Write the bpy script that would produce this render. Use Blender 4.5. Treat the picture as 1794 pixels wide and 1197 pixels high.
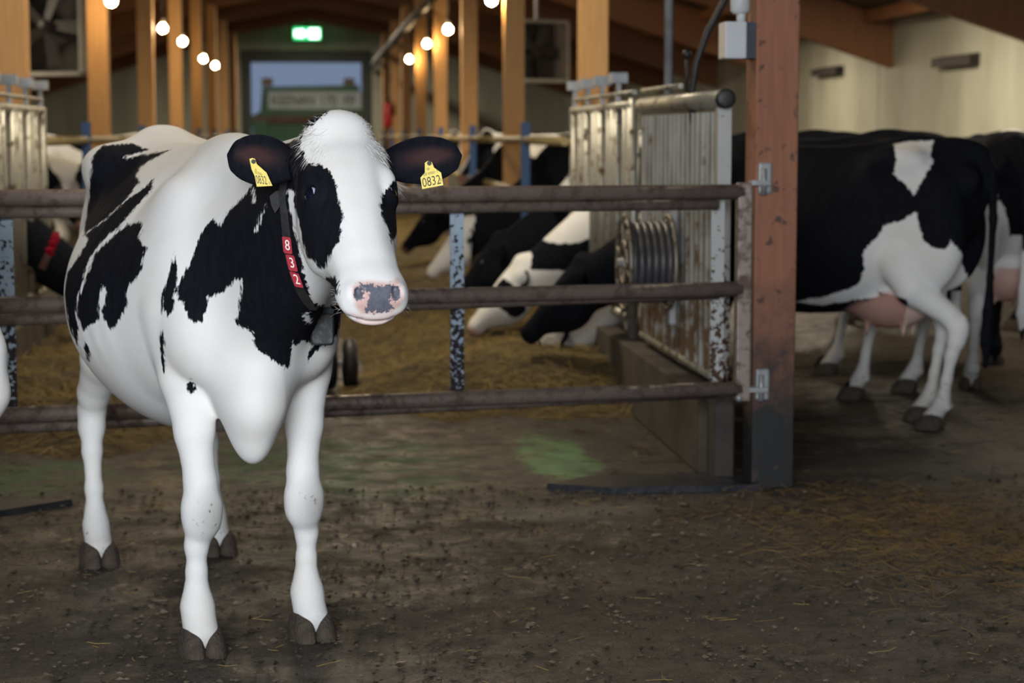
import bpy, bmesh, math, random
import numpy as np
from mathutils import Vector, Matrix
from mathutils.bvhtree import BVHTree

for _o in list(bpy.data.objects):
    bpy.data.objects.remove(_o)
SC = bpy.context.scene
COL = SC.collection
R = math.radians
random.seed(7)
RNG = np.random.default_rng(11)

# ------------------------------------------------------------------ camera
# world axes: +Y runs down the feed alley of the barn, +X to the right, floor at z = 0
FPX = 3500.0                       # focal length in pixels of the 1794 px wide frame
PITCH = math.atan(362.5 / FPX)
YAW = math.atan(352.0 / FPX * math.cos(PITCH))
EYE = Vector((0, 0, 1.5))
FWD = Vector((math.sin(YAW) * math.cos(PITCH), math.cos(YAW) * math.cos(PITCH), -math.sin(PITCH)))
RIGHT = Vector((math.cos(YAW), -math.sin(YAW), 0))
UPV = RIGHT.cross(FWD)
cam = bpy.data.cameras.new('camera')
cam.sensor_width = 36
cam.lens = 36 * FPX / 1794
cam.clip_end = 300
cam.dof.use_dof = True
cam.dof.focus_distance = 5.25
cam.dof.aperture_fstop = 3.5
camo = bpy.data.objects.new('camera', cam)
camo.matrix_world = Matrix.Translation(EYE) @ Matrix((RIGHT, UPV, -FWD)).transposed().to_4x4()
COL.objects.link(camo)
SC.camera = camo

def ray(px, py):
    return (FWD + RIGHT * ((px - 897) / FPX) - UPV * ((py - 598.5) / FPX)).normalized()
def at(px, py, Y):                 # point seen at a pixel, on the plane y = Y
    d = ray(px, py)
    return EYE + d * (Y / d.y)
def ground(px, py, z=0.0):
    d = ray(px, py)
    return EYE + d * ((z - EYE.z) / d.z)

# ------------------------------------------------------------------ light
SC.view_settings.view_transform = 'Standard'
SC.view_settings.look = 'None'
SC.view_settings.gamma = 1
SC.view_settings.use_curve_mapping = False
SC.view_settings.exposure = 0.0
SC.cycles.use_denoising = True
SC.cycles.max_bounces = 6
SC.cycles.sample_clamp_indirect = 4
W = bpy.data.worlds.new('sky')
SC.world = W
W.use_nodes = True
_bg = W.node_tree.nodes['Background']
_bg.inputs[0].default_value = (0.30, 0.39, 0.58, 1)
_bg.inputs[1].default_value = 0.55
def area(name, loc, target, sx, sy, power, col):
    l = bpy.data.lights.new(name, 'AREA')
    l.shape = 'RECTANGLE'
    l.size, l.size_y, l.energy, l.color = sx, sy, power, col
    o = bpy.data.objects.new(name, l)
    o.location = loc
    o.rotation_euler = (Vector(target) - Vector(loc)).to_track_quat('-Z', 'Y').to_euler()
    COL.objects.link(o)
    return o
# daylight falling in through the open barn doorway behind the photographer
key = area('doorway_daylight', (-0.9, -1.4, 2.45), (-0.25, 6.0, 0.95), 3.4, 2.4, 160, (0.92, 0.96, 1.0))
key.data.spread = R(95)
# added warm fill lights without fixtures, over the pens and the alley
for x_, y_, z_, p_ in ((-0.7, 7.9, 4.2, 45), (5.2, 12.5, 3.0, 75), (4.6, 20.5, 3.2, 230), (5.2, 27, 2.9, 110), (-4.6, 13.5, 3.15, 70), (-4.4, 20.5, 3.2, 120), (0.0, 12.5, 4.2, 125), (0, 26, 4.25, 210), (0, 42, 4.2, 230), (0, 52.5, 4.15, 300)):
    area('roof_lamp', (x_, y_, z_), (x_ * 1.02, y_, 0), 0.5, 1.4, p_, (1.0, 0.86, 0.64))

# ------------------------------------------------------------------ materials
def new_mat(name):
    m = bpy.data.materials.new(name)
    m.use_nodes = True
    nt = m.node_tree
    return m, nt, nt.nodes['Principled BSDF']
def N(nt, kind, **kw):
    n = nt.nodes.new(kind)
    for k, v in kw.items():
        if k.startswith('in_'):
            key = k[3:]
            key = int(key) if key.isdigit() else key.replace('_', ' ')
            n.inputs[key].default_value = v
        else:
            setattr(n, k, v)
    return n
def L(nt, a, b):
    nt.links.new(a, b)
def rgba(c):
    return (c[0], c[1], c[2], 1)
def coords(nt, scale=(1, 1, 1), kind='Object'):
    tc = N(nt, 'ShaderNodeTexCoord')
    mp = N(nt, 'ShaderNodeMapping')
    mp.inputs['Scale'].default_value = scale
    L(nt, tc.outputs[kind], mp.inputs['Vector'])
    return mp.outputs[0]
def noise(nt, vec, scale, detail=4, rough=0.55, dist=0.0):
    n = N(nt, 'ShaderNodeTexNoise', in_Scale=scale, in_Detail=detail, in_Roughness=rough, in_Distortion=dist)
    L(nt, vec, n.inputs['Vector'])
    return n.outputs[0]
def ramp(nt, fac, stops, interp='LINEAR'):
    r = N(nt, 'ShaderNodeValToRGB')
    r.color_ramp.interpolation = interp
    e = r.color_ramp.elements
    while len(e) < len(stops):
        e.new(0.5)
    for i, (p, c) in enumerate(stops):
        e[i].position = p
        e[i].color = rgba(c) if hasattr(c, '__len__') else (c, c, c, 1)
    L(nt, fac, r.inputs[0])
    return r.outputs[0]
def mix(nt, fac, a, b, blend='MIX'):
    m = N(nt, 'ShaderNodeMix', data_type='RGBA', blend_type=blend)
    for sock, v in ((m.inputs[0], fac), (m.inputs[6], a), (m.inputs[7], b)):
        if isinstance(v, bpy.types.NodeSocket):
            L(nt, v, sock)
        else:
            sock.default_value = rgba(v) if hasattr(v, '__len__') else v
    return m.outputs[2]
def math_(nt, op, a, b=0.0, c=0.0):
    m = N(nt, 'ShaderNodeMath', operation=op)
    for i, v in enumerate((a, b, c)):
        if isinstance(v, bpy.types.NodeSocket):
            L(nt, v, m.inputs[i])
        else:
            m.inputs[i].default_value = v
    return m.outputs[0]
def bump(nt, bsdf, h, strength=0.3, dist=0.01):
    b = N(nt, 'ShaderNodeBump', in_Strength=strength, in_Distance=dist)
    L(nt, h, b.inputs['Height'])
    L(nt, b.outputs[0], bsdf.inputs['Normal'])
def plain(name, col, rough=0.6, metal=0.0, col2=None, scale=6.0, bump_s=0.15, emit=None, emit_s=0.0, stretch=(1, 1, 1), lo=0.35, hi=0.65, spec=0.5):
    m, nt, b = new_mat(name)
    b.inputs['Roughness'].default_value = rough
    b.inputs['Metallic'].default_value = metal
    b.inputs['Specular IOR Level'].default_value = spec
    v = coords(nt, stretch)
    n = noise(nt, v, scale, 6, 0.6)
    L(nt, ramp(nt, n, [(lo, col), (hi, col2 or tuple(c * 0.75 for c in col))]), b.inputs['Base Color'])
    if bump_s:
        bump(nt, b, noise(nt, v, scale * 4, 4), bump_s, 0.01)
    if emit:
        b.inputs['Emission Color'].default_value = rgba(emit)
        b.inputs['Emission Strength'].default_value = emit_s
    return m

# ------------------------------------------------------------------ mesh helpers
def tag(o, label=None, cat=None, group=None, kind=None):
    if label: o['label'] = label
    if cat: o['category'] = cat
    if group: o['group'] = group
    if kind: o['kind'] = kind
    return o
def empty(name, loc=(0, 0, 0), rz=0.0, label=None, cat=None, group=None):
    o = bpy.data.objects.new(name, None)
    o.empty_display_size = 0.2
    COL.objects.link(o)
    o.location = loc
    o.rotation_euler = (0, 0, rz)
    return tag(o, label, cat, group)
def obj(name, mesh, mat=None, parent=None, loc=None):
    o = bpy.data.objects.new(name, mesh)
    COL.objects.link(o)
    if mat:
        for m in (mat if isinstance(mat, (list, tuple)) else [mat]):
            mesh.materials.append(m)
    if parent: o.parent = parent
    if loc is not None: o.location = loc
    return o
def mesh_np(name, V, F, smooth=True):
    me = bpy.data.meshes.new(name)
    me.from_pydata([tuple(map(float, v)) for v in V], [], [tuple(map(int, f)) for f in F])
    if smooth:
        me.polygons.foreach_set('use_smooth', [True] * len(me.polygons))
    me.update()
    return me
class MB:
    """collects boxes, bars, tubes and lathes, then links them as ONE mesh object"""
    def __init__(s): s.v, s.f, s.m, s.sm = [], [], [], []
    def _add(s, v, f, m=0, sm=False):
        b = len(s.v)
        s.v += [tuple(x) for x in v]
        s.f += [tuple(i + b for i in q) for q in f]
        s.m += [m] * len(f); s.sm += [sm] * len(f)
        return s
    def box(s, lo, hi, m=0, bev=0.0):
        c = [(a + b) / 2 for a, b in zip(lo, hi)]
        return s.obox(c, (hi[0]-lo[0], hi[1]-lo[1], hi[2]-lo[2]), None, m, bev)
    def obox(s, c, size, rot=None, m=0, bev=0.0):
        bm = bmesh.new()
        bmesh.ops.create_cube(bm, size=1)
        bmesh.ops.scale(bm, vec=size, verts=bm.verts)
        if bev:
            bmesh.ops.bevel(bm, geom=list(bm.edges), offset=bev, segments=2, affect='EDGES', profile=0.5)
        if rot is not None:
            bmesh.ops.rotate(bm, cent=(0, 0, 0), matrix=rot, verts=bm.verts)
        bmesh.ops.translate(bm, vec=c, verts=bm.verts)
        bm.verts.index_update()
        s._add([v.co[:] for v in bm.verts], [[v.index for v in f.verts] for f in bm.faces], m)
        bm.free()
        return s
    def tube(s, pts, r, m=0, n=12, cap=True, closed=False):
        pts = [Vector(p) for p in pts]
        rs = r if hasattr(r, '__len__') else [r] * len(pts)
        k = len(pts)
        prev = None
        V = []
        for i, p in enumerate(pts):
            a = pts[i - 1] if (i > 0 or closed) else p
            b = pts[(i + 1) % k] if (i < k - 1 or closed) else p
            t = (b - a).normalized()
            if prev is None:
                u = t.orthogonal().normalized()
            else:
                u = (prev - t * prev.dot(t)).normalized()
            prev = u
            w = t.cross(u)
            for j in range(n):
                q = 2 * math.pi * j / n
                V.append(p + (u * math.cos(q) + w * math.sin(q)) * rs[i])
        F = []
        for i in range(k if closed else k - 1):
            for j in range(n):
                a, b = i * n, ((i + 1) % k) * n
                F.append((a + j, a + (j + 1) % n, b + (j + 1) % n, b + j))
        s._add(V, F, m, True)
        if cap and not closed:
            b = len(s.v) - len(V)
            s.f += [tuple(b + j for j in reversed(range(n))), tuple(b + (k - 1) * n + j for j in range(n))]
            s.m += [m, m]; s.sm += [False, False]
        return s
    def lathe(s, prof, c=(0, 0, 0), axis='Z', m=0, n=24):
        V, F = [], []
        for (r, h) in prof:
            for j in range(n):
                q = 2 * math.pi * j / n
                p = (r * math.cos(q), r * math.sin(q), h)
                if axis == 'X': p = (p[2], p[0], p[1])
                if axis == 'Y': p = (p[1], p[2], p[0])
                V.append((p[0] + c[0], p[1] + c[1], p[2] + c[2]))
        for i in range(len(prof) - 1):
            for j in range(n):
                F.append((i * n + j, i * n + (j + 1) % n, (i + 1) * n + (j + 1) % n, (i + 1) * n + j))
        F.append(tuple(reversed(range(n)))); F.append(tuple((len(prof) - 1) * n + j for j in range(n)))
        return s._add(V, F, m, True)
    def prism(s, poly, fn, h0, h1, m=0):
        """poly: 2-D outline, fn(a, b, h) -> point; extruded from h0 to h1"""
        k = len(poly)
        V = [fn(a, b, h0) for a, b in poly] + [fn(a, b, h1) for a, b in poly]
        F = [tuple(reversed(range(k))), tuple(range(k, 2 * k))] + [(i, (i + 1) % k, k + (i + 1) % k, k + i) for i in range(k)]
        return s._add(V, F, m)
    def mesh(s, name):
        me = bpy.data.meshes.new(name)
        me.from_pydata(s.v, [], s.f)
        me.polygons.foreach_set('material_index', s.m)
        me.polygons.foreach_set('use_smooth', s.sm)
        me.update()
        bm = bmesh.new(); bm.from_mesh(me)
        bmesh.ops.recalc_face_normals(bm, faces=bm.faces)
        bm.to_mesh(me); bm.free()
        return me
    def build(s, name, mat, parent=None, loc=None):
        return obj(name, s.mesh(name), mat, parent, loc)
def text_geo(txt, size, depth=0.0005):
    """verts, faces of a text in its own x-y plane, centred"""
    cu = bpy.data.curves.new('lettering', 'FONT')
    cu.body = txt; cu.size = size; cu.extrude = depth
    cu.align_x = 'CENTER'; cu.align_y = 'CENTER'
    cu.resolution_u = 3
    o = bpy.data.objects.new('lettering', cu)
    COL.objects.link(o)
    dg = bpy.context.evaluated_depsgraph_get()
    me = bpy.data.meshes.new_from_object(o.evaluated_get(dg))
    V = [v.co.copy() for v in me.vertices]
    F = [tuple(p.vertices) for p in me.polygons]
    bpy.data.objects.remove(o); bpy.data.curves.remove(cu); bpy.data.meshes.remove(me)
    return V, F
def copy_tree(o, parent=None):
    c = o.copy(); COL.objects.link(c)
    if parent: c.parent = parent
    for ch in o.children:
        copy_tree(ch, c)
    return c

# ------------------------------------------------------------------ cow bodies: distance fields turned into one skin
def smin(a, b, k):
    h = np.maximum(k - np.abs(a - b), 0) / k
    return np.minimum(a, b) - h * h * k * 0.25
def smax(a, b, k):
    return -smin(-a, -b, k)
def curve(xs, ys):
    xs = np.array(xs, float); ys = np.array(ys, float)
    m = np.gradient(ys, xs)
    t = np.linspace(xs[0], xs[-1], 240)
    i = np.clip(np.searchsorted(xs, t) - 1, 0, len(xs) - 2)
    h = xs[i + 1] - xs[i]; u = (t - xs[i]) / h
    y = (2*u**3 - 3*u**2 + 1)*ys[i] + (u**3 - 2*u**2 + u)*h*m[i] + (-2*u**3 + 3*u**2)*ys[i+1] + (u**3 - u**2)*h*m[i+1]
    return lambda x: np.interp(x, t, y).astype(np.float32)
def sstep(a, b, x):
    t = np.clip((x - a) / (b - a), 0, 1)
    return t * t * (3 - 2 * t)
class Field:
    def __init__(s, lo, hi, h):
        s.h, s.lo = h, np.array(lo, float)
        s.n = [int(math.ceil((b - a) / h)) + 1 for a, b in zip(lo, hi)]
        s.ax = [(lo[i] + h * np.arange(s.n[i])).astype(np.float32) for i in range(3)]
        s.f = np.full(s.n, 0.3, np.float32)
    def add(s, fn, lo, hi, k=0.04, mode='u', pad=0.13):
        sl = []
        for i in range(3):
            a = int(np.clip(math.floor((lo[i] - pad - s.lo[i]) / s.h), 0, s.n[i]))
            b = int(np.clip(math.ceil((hi[i] + pad - s.lo[i]) / s.h) + 1, 0, s.n[i]))
            if b <= a: return
            sl.append(slice(a, b))
        sl = tuple(sl)
        X = s.ax[0][sl[0]][:, None, None]; Y = s.ax[1][sl[1]][None, :, None]; Z = s.ax[2][sl[2]][None, None, :]
        d = fn(X, Y, Z)
        c = s.f[sl]
        s.f[sl] = smin(c, d, k) if mode == 'u' else smax(c, -d, k)
    def cone(s, a, b, ra, rb, k=0.04, flat=1.0):
        a = np.array(a, np.float32); b = np.array(b, np.float32)
        ab = b - a; l2 = float(ab @ ab) + 1e-9
        def fn(X, Y, Z):
            px, py, pz = X - a[0], Y - a[1], Z - a[2]
            t = np.clip((px * ab[0] + py * ab[1] + pz * ab[2]) / l2, 0, 1)
            return np.sqrt((px - t*ab[0])**2 + ((py - t*ab[1])/flat)**2 + (pz - t*ab[2])**2) - (ra + (rb - ra) * t)
        r = max(ra, rb)
        s.add(fn, np.minimum(a, b) - r, np.maximum(a, b) + r, k)
    def chain(s, pts, k=0.03, flat=1.0):
        for p, q in zip(pts[:-1], pts[1:]):
            s.cone(p[:3], q[:3], p[3], q[3], k, flat)
    def ell(s, c, r, k=0.05, M=None, mode='u'):
        c = [float(x) for x in c]
        def fn(X, Y, Z):
            x, y, z = X - c[0], Y - c[1], Z - c[2]
            if M is not None:
                x, y, z = (M[i][0]*x + M[i][1]*y + M[i][2]*z for i in range(3))
            k0 = np.sqrt((x/r[0])**2 + (y/r[1])**2 + (z/r[2])**2)
            k1 = np.sqrt((x/r[0]**2)**2 + (y/r[1]**2)**2 + (z/r[2]**2)**2) + 1e-6
            return k0 * (k0 - 1) / k1
        m = max(r) if M is not None else None
        rr = np.array([m, m, m] if m else r)
        s.add(fn, np.array(c) - rr, np.array(c) + rr, k, mode)
    def skin(s):
        """surface nets"""
        f = s.f; nx, ny, nz = s.n
        neg = f < 0
        C = lambda dx, dy, dz, A: A[dx:nx-1+dx, dy:ny-1+dy, dz:nz-1+dz]
        offs = [(i, j, k) for i in (0, 1) for j in (0, 1) for k in (0, 1)]
        cnt = np.zeros((nx-1, ny-1, nz-1), np.uint8)
        for o in offs: cnt += C(*o, neg)
        I = np.argwhere((cnt > 0) & (cnt < 8))
        idx = np.full(cnt.shape, -1, np.int32)
        idx[I[:, 0], I[:, 1], I[:, 2]] = np.arange(len(I))
        vals = {o: f[I[:, 0]+o[0], I[:, 1]+o[1], I[:, 2]+o[2]] for o in offs}
        P = np.zeros((len(I), 3)); w = np.zeros(len(I))
        for a in offs:
            for d in range(3):
                if a[d] == 0:
                    b = list(a); b[d] = 1; b = tuple(b)
                    va, vb = vals[a], vals[b]
                    m = (va < 0) != (vb < 0)
                    t = np.where(m, va / np.where(m, va - vb, 1), 0)
                    p = np.tile(np.array(a, float), (len(I), 1)); p[:, d] = t
                    P += p * m[:, None]; w += m
        V = s.lo + (I + P / w[:, None]) * s.h
        Q = []
        for d in range(3):
            e = [(1, 0, 0), (0, 1, 0), (0, 0, 1)][d]
            u, v = [(1, 2), (2, 0), (0, 1)][d]
            A = neg[:nx-e[0], :ny-e[1], :nz-e[2]]; B = neg[e[0]:, e[1]:, e[2]:]
            E = np.argwhere(A != B)
            E = E[(E[:, u] > 0) & (E[:, v] > 0) & (E[:, u] < s.n[u]-1) & (E[:, v] < s.n[v]-1)]
            sgn = A[E[:, 0], E[:, 1], E[:, 2]]
            def cell(du, dv):
                q = E.copy(); q[:, u] -= du; q[:, v] -= dv
                return idx[q[:, 0], q[:, 1], q[:, 2]]
            q = np.stack([cell(1, 1), cell(0, 1), cell(0, 0), cell(1, 0)], 1)
            q[~sgn] = q[~sgn][:, ::-1]
            Q.append(q)
        Q = np.concatenate(Q)
        # light smoothing
        for _ in range(2):
            acc = np.zeros_like(V); n = np.zeros(len(V))
            for i in range(4):
                a, b = Q[:, i], Q[:, (i+1) % 4]
                np.add.at(acc, a, V[b]); np.add.at(acc, b, V[a])
                np.add.at(n, a, 1); np.add.at(n, b, 1)
            V = V * 0.5 + 0.5 * acc / np.maximum(n, 1)[:, None]
        return V, Q

# trunk: x along the cow (+ towards the head); top line, belly line, half width
TX = [-0.92, -0.86, -0.78, -0.66, -0.52, -0.38, -0.20, 0.0, 0.22, 0.42, 0.56, 0.68, 0.78, 0.86]
TT = [1.34, 1.43, 1.49, 1.522, 1.533, 1.505, 1.478, 1.472, 1.476, 1.482, 1.474, 1.41, 1.30, 1.15]
TB = [1.20, 1.05, 0.96, 0.84, 0.74, 0.65, 0.595, 0.57, 0.575, 0.615, 0.66, 0.70, 0.76, 0.92]
TN = [0.35, 0.32, 0.32, 0.33, 0.34, 0.38, 0.40, 0.40, 0.44, 0.50, 0.54, 0.5, 0.4, 0.3]
TW = [0.03, 0.11, 0.18, 0.235, 0.285, 0.345, 0.40, 0.425, 0.40, 0.335, 0.275, 0.220, 0.155, 0.05]
HV = [-0.07, -0.045, 0.0, 0.06, 0.13, 0.19, 0.26, 0.34, 0.41, 0.46, 0.51, 0.545, 0.565]
HW = [0.045, 0.078, 0.102, 0.114, 0.120, 0.118, 0.106, 0.093, 0.084, 0.080, 0.076, 0.060, 0.02]
HT = [-0.05, -0.02, 0.010, 0.026, 0.030, 0.028, 0.022, 0.016, 0.012, 0.006, -0.010, -0.034, -0.06]
HB = [-0.09, -0.13, -0.16, -0.20, -0.235, -0.262, -0.262, -0.225, -0.155, -0.115, -0.094, -0.084, -0.075]
class Cow:
    """builds a cow's skin in its own frame: x forward, y to the cow's left, z up, hooves on z = 0"""
    def __init__(s, h=0.012, poll=(1.25, 0, 1.5), yaw=0.0, pitch=60.0, hoof=None, udder=True, tail=0.0, switch=0.0, switch_r=0.036, width=1.0, brisket=(0.76, 0.0, 0.72), head_scale=1.0, ears=True, ear_dir=None):
        hoof = hoof or {}
        s.hoof = {'fr': (0.68, -0.17), 'fl': (0.64, 0.17), 'hr': (-0.64, -0.22), 'hl': (-0.68, 0.22)}
        s.hoof.update(hoof)
        s.poll = np.array(poll, float)
        y, p = R(yaw), R(pitch)
        hd = np.array([math.cos(y), math.sin(y), 0])
        s.ha = hd * math.cos(p) - np.array([0, 0, 1]) * math.sin(p)      # down the nose
        s.hn = hd * math.sin(p) + np.array([0, 0, 1]) * math.cos(p)      # out of the forehead
        s.hl = np.array([-math.sin(y), math.cos(y), 0])                  # to the cow's left
        s.hs = head_scale
        muz = s.H(0, 0.5, -0.05)
        lo = [-1.06, -0.52, -0.01]; hi = [max(1.0, poll[0] + 0.15, muz[0] + 0.12), 0.52, max(1.62, poll[2] + 0.14)]
        lo[1] = min(lo[1], muz[1] - 0.2, poll[1] - 0.25); hi[1] = max(hi[1], muz[1] + 0.2, poll[1] + 0.25)
        F = s.F = Field(lo, hi, h)
        top, bot, wid, nar = curve(TX, TT), curve(TX, TB), curve(TX, [w * width for w in TW]), curve(TX, TN)
        def trunk(X, Y, Z):
            zt, zb, w = top(X), bot(X), wid(X)
            t = (Z - zb) / (zt - zb)
            w = w * (1 - nar(X) * sstep(0.45, 1.02, t) - 0.10 * sstep(0.35, 0.0, t))
            c, hh = (zt + zb) / 2, (zt - zb) / 2
            q = ((np.abs(Y) / w) ** 2.3 + (np.abs(Z - c) / hh) ** 2.3) ** (1 / 2.3)
            end = np.maximum(np.maximum(TX[0] - X, X - TX[-1]), 0)
            ribs = 0.0007 * np.cos((X + 0.22 * (Z - 1.0)) * 6.283 / 0.088) * sstep(-0.42, -0.28, X) * sstep(0.42, 0.25, X) * sstep(0.75, 0.9, Z) * sstep(1.42, 1.3, Z)
            return (q - 1) * np.minimum(w, hh) * 0.85 + end + ribs
        F.add(trunk, (TX[0], -0.42, 0.58), (TX[-1], 0.42, 1.52), 0.03)
        for sg in (-1, 1):
            F.ell((-0.50, sg*0.222, 1.392), (0.115, 0.048, 0.050), 0.15)              # hook bone
            F.ell((-0.86, sg*0.115, 1.30), (0.05, 0.04, 0.06), 0.07)               # pin bone
            F.ell((-0.62, sg*0.165, 1.03), (0.235, 0.115, 0.33), 0.06)             # thigh
            F.ell((0.50, sg*0.170, 1.08), (0.16, 0.085, 0.27), 0.13)               # shoulder blade
            F.ell((0.66, sg*0.165, 0.93), (0.12, 0.085, 0.13), 0.06)               # point of shoulder
            hx, hy = s.hoof['fl' if sg > 0 else 'fr']
            ky = hy * 0.93
            F.chain([(0.56, sg*0.18, 0.98, 0.115), (hx*0.3+0.38, sg*0.180, 0.80, 0.078), (hx*0.7+0.155, (hy+ky)/2+sg*0.003, 0.64, 0.054),
                     (hx-0.022, ky, 0.50, 0.045), (hx-0.012, ky, 0.43, 0.051), (hx-0.018, ky, 0.385, 0.048), (hx-0.030, hy, 0.315, 0.032),
                     (hx-0.036, hy, 0.235, 0.028), (hx-0.038, hy, 0.18, 0.033), (hx-0.032, hy, 0.135, 0.046), (hx-0.012, hy, 0.095, 0.044), (hx+0.012, hy, 0.060, 0.054)], 0.022)
            F.ell((hx-0.005, ky, 0.415), (0.048, 0.050, 0.070), 0.03)              # knee cap
            for dy in (-0.022, 0.022):
                F.ell((hx-0.072, hy+dy, 0.125), (0.020, 0.015, 0.022), 0.015)      # dew claws
            hx, hy = s.hoof['hl' if sg > 0 else 'hr']
            F.chain([(-0.50, sg*0.18, 0.90, 0.135), (-0.54*0.7+hx*0.3, sg*0.20, 0.74, 0.090), (hx-0.07, hy*0.96, 0.60, 0.056),
                     (hx-0.115, hy*0.97, 0.53, 0.047), (hx-0.110, hy*0.98, 0.47, 0.044), (hx-0.085, hy, 0.39, 0.033), (hx-0.062, hy, 0.26, 0.029),
                     (hx-0.050, hy, 0.18, 0.033), (hx-0.038, hy, 0.135, 0.043), (hx-0.015, hy, 0.10, 0.041), (hx+0.012, hy, 0.062, 0.050)], 0.022)
            F.ell((hx-0.145, hy*0.97, 0.545), (0.026, 0.026, 0.06), 0.03)          # point of hock
            for dy in (-0.022, 0.022):
                F.ell((hx-0.078, hy+dy, 0.125), (0.020, 0.015, 0.022), 0.015)
        F.ell((-0.80, 0, 1.46), (0.10, 0.045, 0.035), 0.06)                        # tail head
        F.ell((0.46, 0, 1.435), (0.16, 0.055, 0.045), 0.06)                         # withers
        b = brisket
        F.ell(b, (0.120, 0.085, 0.125), 0.09)
        F.ell((b[0]-0.005, b[1], b[2]-0.125), (0.058, 0.040, 0.058), 0.07)
        F.cone((0.70, 0, 0.98), (b[0]+0.035, b[1], b[2]), 0.10, 0.06, 0.07)
        # neck
        H = s.H
        F.cone((0.44, 0, 1.31), H(0, 0.0, -0.075), 0.12, 0.072, 0.07)
        F.cone((0.58, 0, 1.14), H(0, 0.08, -0.12), 0.185, 0.095, 0.07)
        F.cone((0.66, 0, 0.95), H(0, 0.15, -0.175), 0.165, 0.068, 0.07)
        if udder:
            F.ell((-0.40, 0, 0.66), (0.23, 0.17, 0.155), 0.06)
            for dx in (-0.5, -0.3):
                for dy in (-0.075, 0.075):
                    F.cone((dx, dy, 0.54), (dx+0.005, dy*1.05, 0.47), 0.017, 0.010, 0.02)
        # tail
        F.chain([(-0.87, 0, 1.435, 0.036), (-0.935, tail*0.3, 1.34, 0.030), (-0.955, tail*0.6, 1.10, 0.022), (-0.955, tail, 0.80+switch, 0.018),
                 (-0.95, tail, 0.62+switch, switch_r*0.83), (-0.945, tail, 0.48+switch, switch_r), (-0.94, tail, 0.33+switch, 0.012)], 0.02)
        # head
        hw, ht, hb = curve(HV, HW), curve(HV, HT), curve(HV, HB)
        hs = s.hs; P = s.poll; a, n, l = s.ha, s.hn, s.hl
        def toh(X, Y, Z):
            x, y, z = X - P[0], Y - P[1], Z - P[2]
            return ((l[0]*x + l[1]*y + l[2]*z)/hs, (a[0]*x + a[1]*y + a[2]*z)/hs, (n[0]*x + n[1]*y + n[2]*z)/hs)
        s.toh = toh
        def head(X, Y, Z):
            u, v, w = toh(X, Y, Z)
            W_, T_, B_ = hw(v), ht(v), hb(v)
            t = (w - B_) / (T_ - B_)
            taper = 1 - 0.34 * sstep(0.55, 0.0, t) - 0.14 * sstep(0.75, 1.0, t)
            q = ((np.abs(u) / (W_ * taper)) ** 2.6 + (np.abs(w - (T_+B_)/2) / ((T_-B_)/2)) ** 2.6) ** (1/2.6)
            end = np.maximum(np.maximum(HV[0] - v, v - HV[-1]), 0)
            return ((q - 1) * np.minimum(W_, (T_-B_)/2) * 0.85 + end) * hs
        box = np.array([H(u, v, w) for u in (-.13, .13) for v in (-.1, .6) for w in (-.27, .06)])
        F.add(head, box.min(0), box.max(0), 0.035, pad=0.06)
        s.hm = [list(l), list(a), list(n)]
        def he(u, v, w, r, k, mode='u'):
            F.ell(H(u, v, w), [x * hs for x in r], k, s.hm, mode)
        he(0, -0.035, -0.02, (0.080, 0.050, 0.055), 0.05)                          # poll dome
        he(0, 0.49, -0.050, (0.080, 0.058, 0.054), 0.04)                           # muzzle
        he(0, 0.505, -0.078, (0.058, 0.045, 0.024), 0.03)                          # lower lip
        for sg in (-1, 1):
            he(sg*0.100, 0.150, -0.022, (0.022, 0.045, 0.026), 0.03)               # brow
            he(sg*0.082, 0.22, -0.145, (0.030, 0.100, 0.080), 0.05)                # cheek
            he(sg*0.050, 0.512, -0.022, (0.028, 0.026, 0.028), 0.02)               # nostril wing
            he(sg*0.047, 0.524, -0.002, (0.010, 0.020, 0.012), 0.005, 'c')         # nostril
            he(sg*0.096, 0.182, -0.034, (0.030, 0.030, 0.032), 0.02)                # lids
            he(sg*0.1165, 0.182, -0.0170, (0.024, 0.0165, 0.024), 0.005, 'c')       # eye slit
            he(sg*0.080, 0.03, -0.085, (0.045, 0.045, 0.045), 0.04)                # root of ear
        he(0, 0.566, -0.068, (0.075, 0.045, 0.005), 0.010, 'c')                    # mouth line
        s.V, s.Q = F.skin()
        s.nbody = len(s.V)
        s.ear = np.zeros(len(s.V))
        s.Q = [tuple(q) for q in s.Q]
        if ears:
            for sg in (-1, 1):
                ed = ear_dir[sg] if ear_dir else (0.97, -0.02, -0.22)   # along head left / down-nose / out-of-forehead
                if len(ed) > 6: s.add_ear(sg, ed[:6], ed[6], ed[7])
                else: s.add_ear(sg, ed)
    def H(s, u, v, w):
        return s.poll + (s.hl * u + s.ha * v + s.hn * w) * s.hs
    def add_ear(s, sg, ed, Ln=0.205, Wd=0.130):
        base = s.H(sg*0.090, 0.035, -0.085)
        if len(ed) > 3:                                  # given in the cow's own frame
            e = np.array(ed[:3], float); f = np.array(ed[3:6], float)
        else:
            e = s.hl * ed[0] * sg + s.ha * ed[1] + s.hn * ed[2]
            f = s.ha * 0.35 + s.hn * 0.93
        e /= np.linalg.norm(e)
        f = f - e * (f @ e); f /= np.linalg.norm(f)
        up = np.cross(e, f) * (1 if np.cross(e, f) @ s.ha < 0 else -1)
        nr, nc = 26, 23
        prof = curve([0, 0.12, 0.3, 0.5, 0.7, 0.86, 0.95, 1.0], [0.40, 0.52, 0.82, 1.0, 0.96, 0.74, 0.46, 0.03])
        V = []
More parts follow.
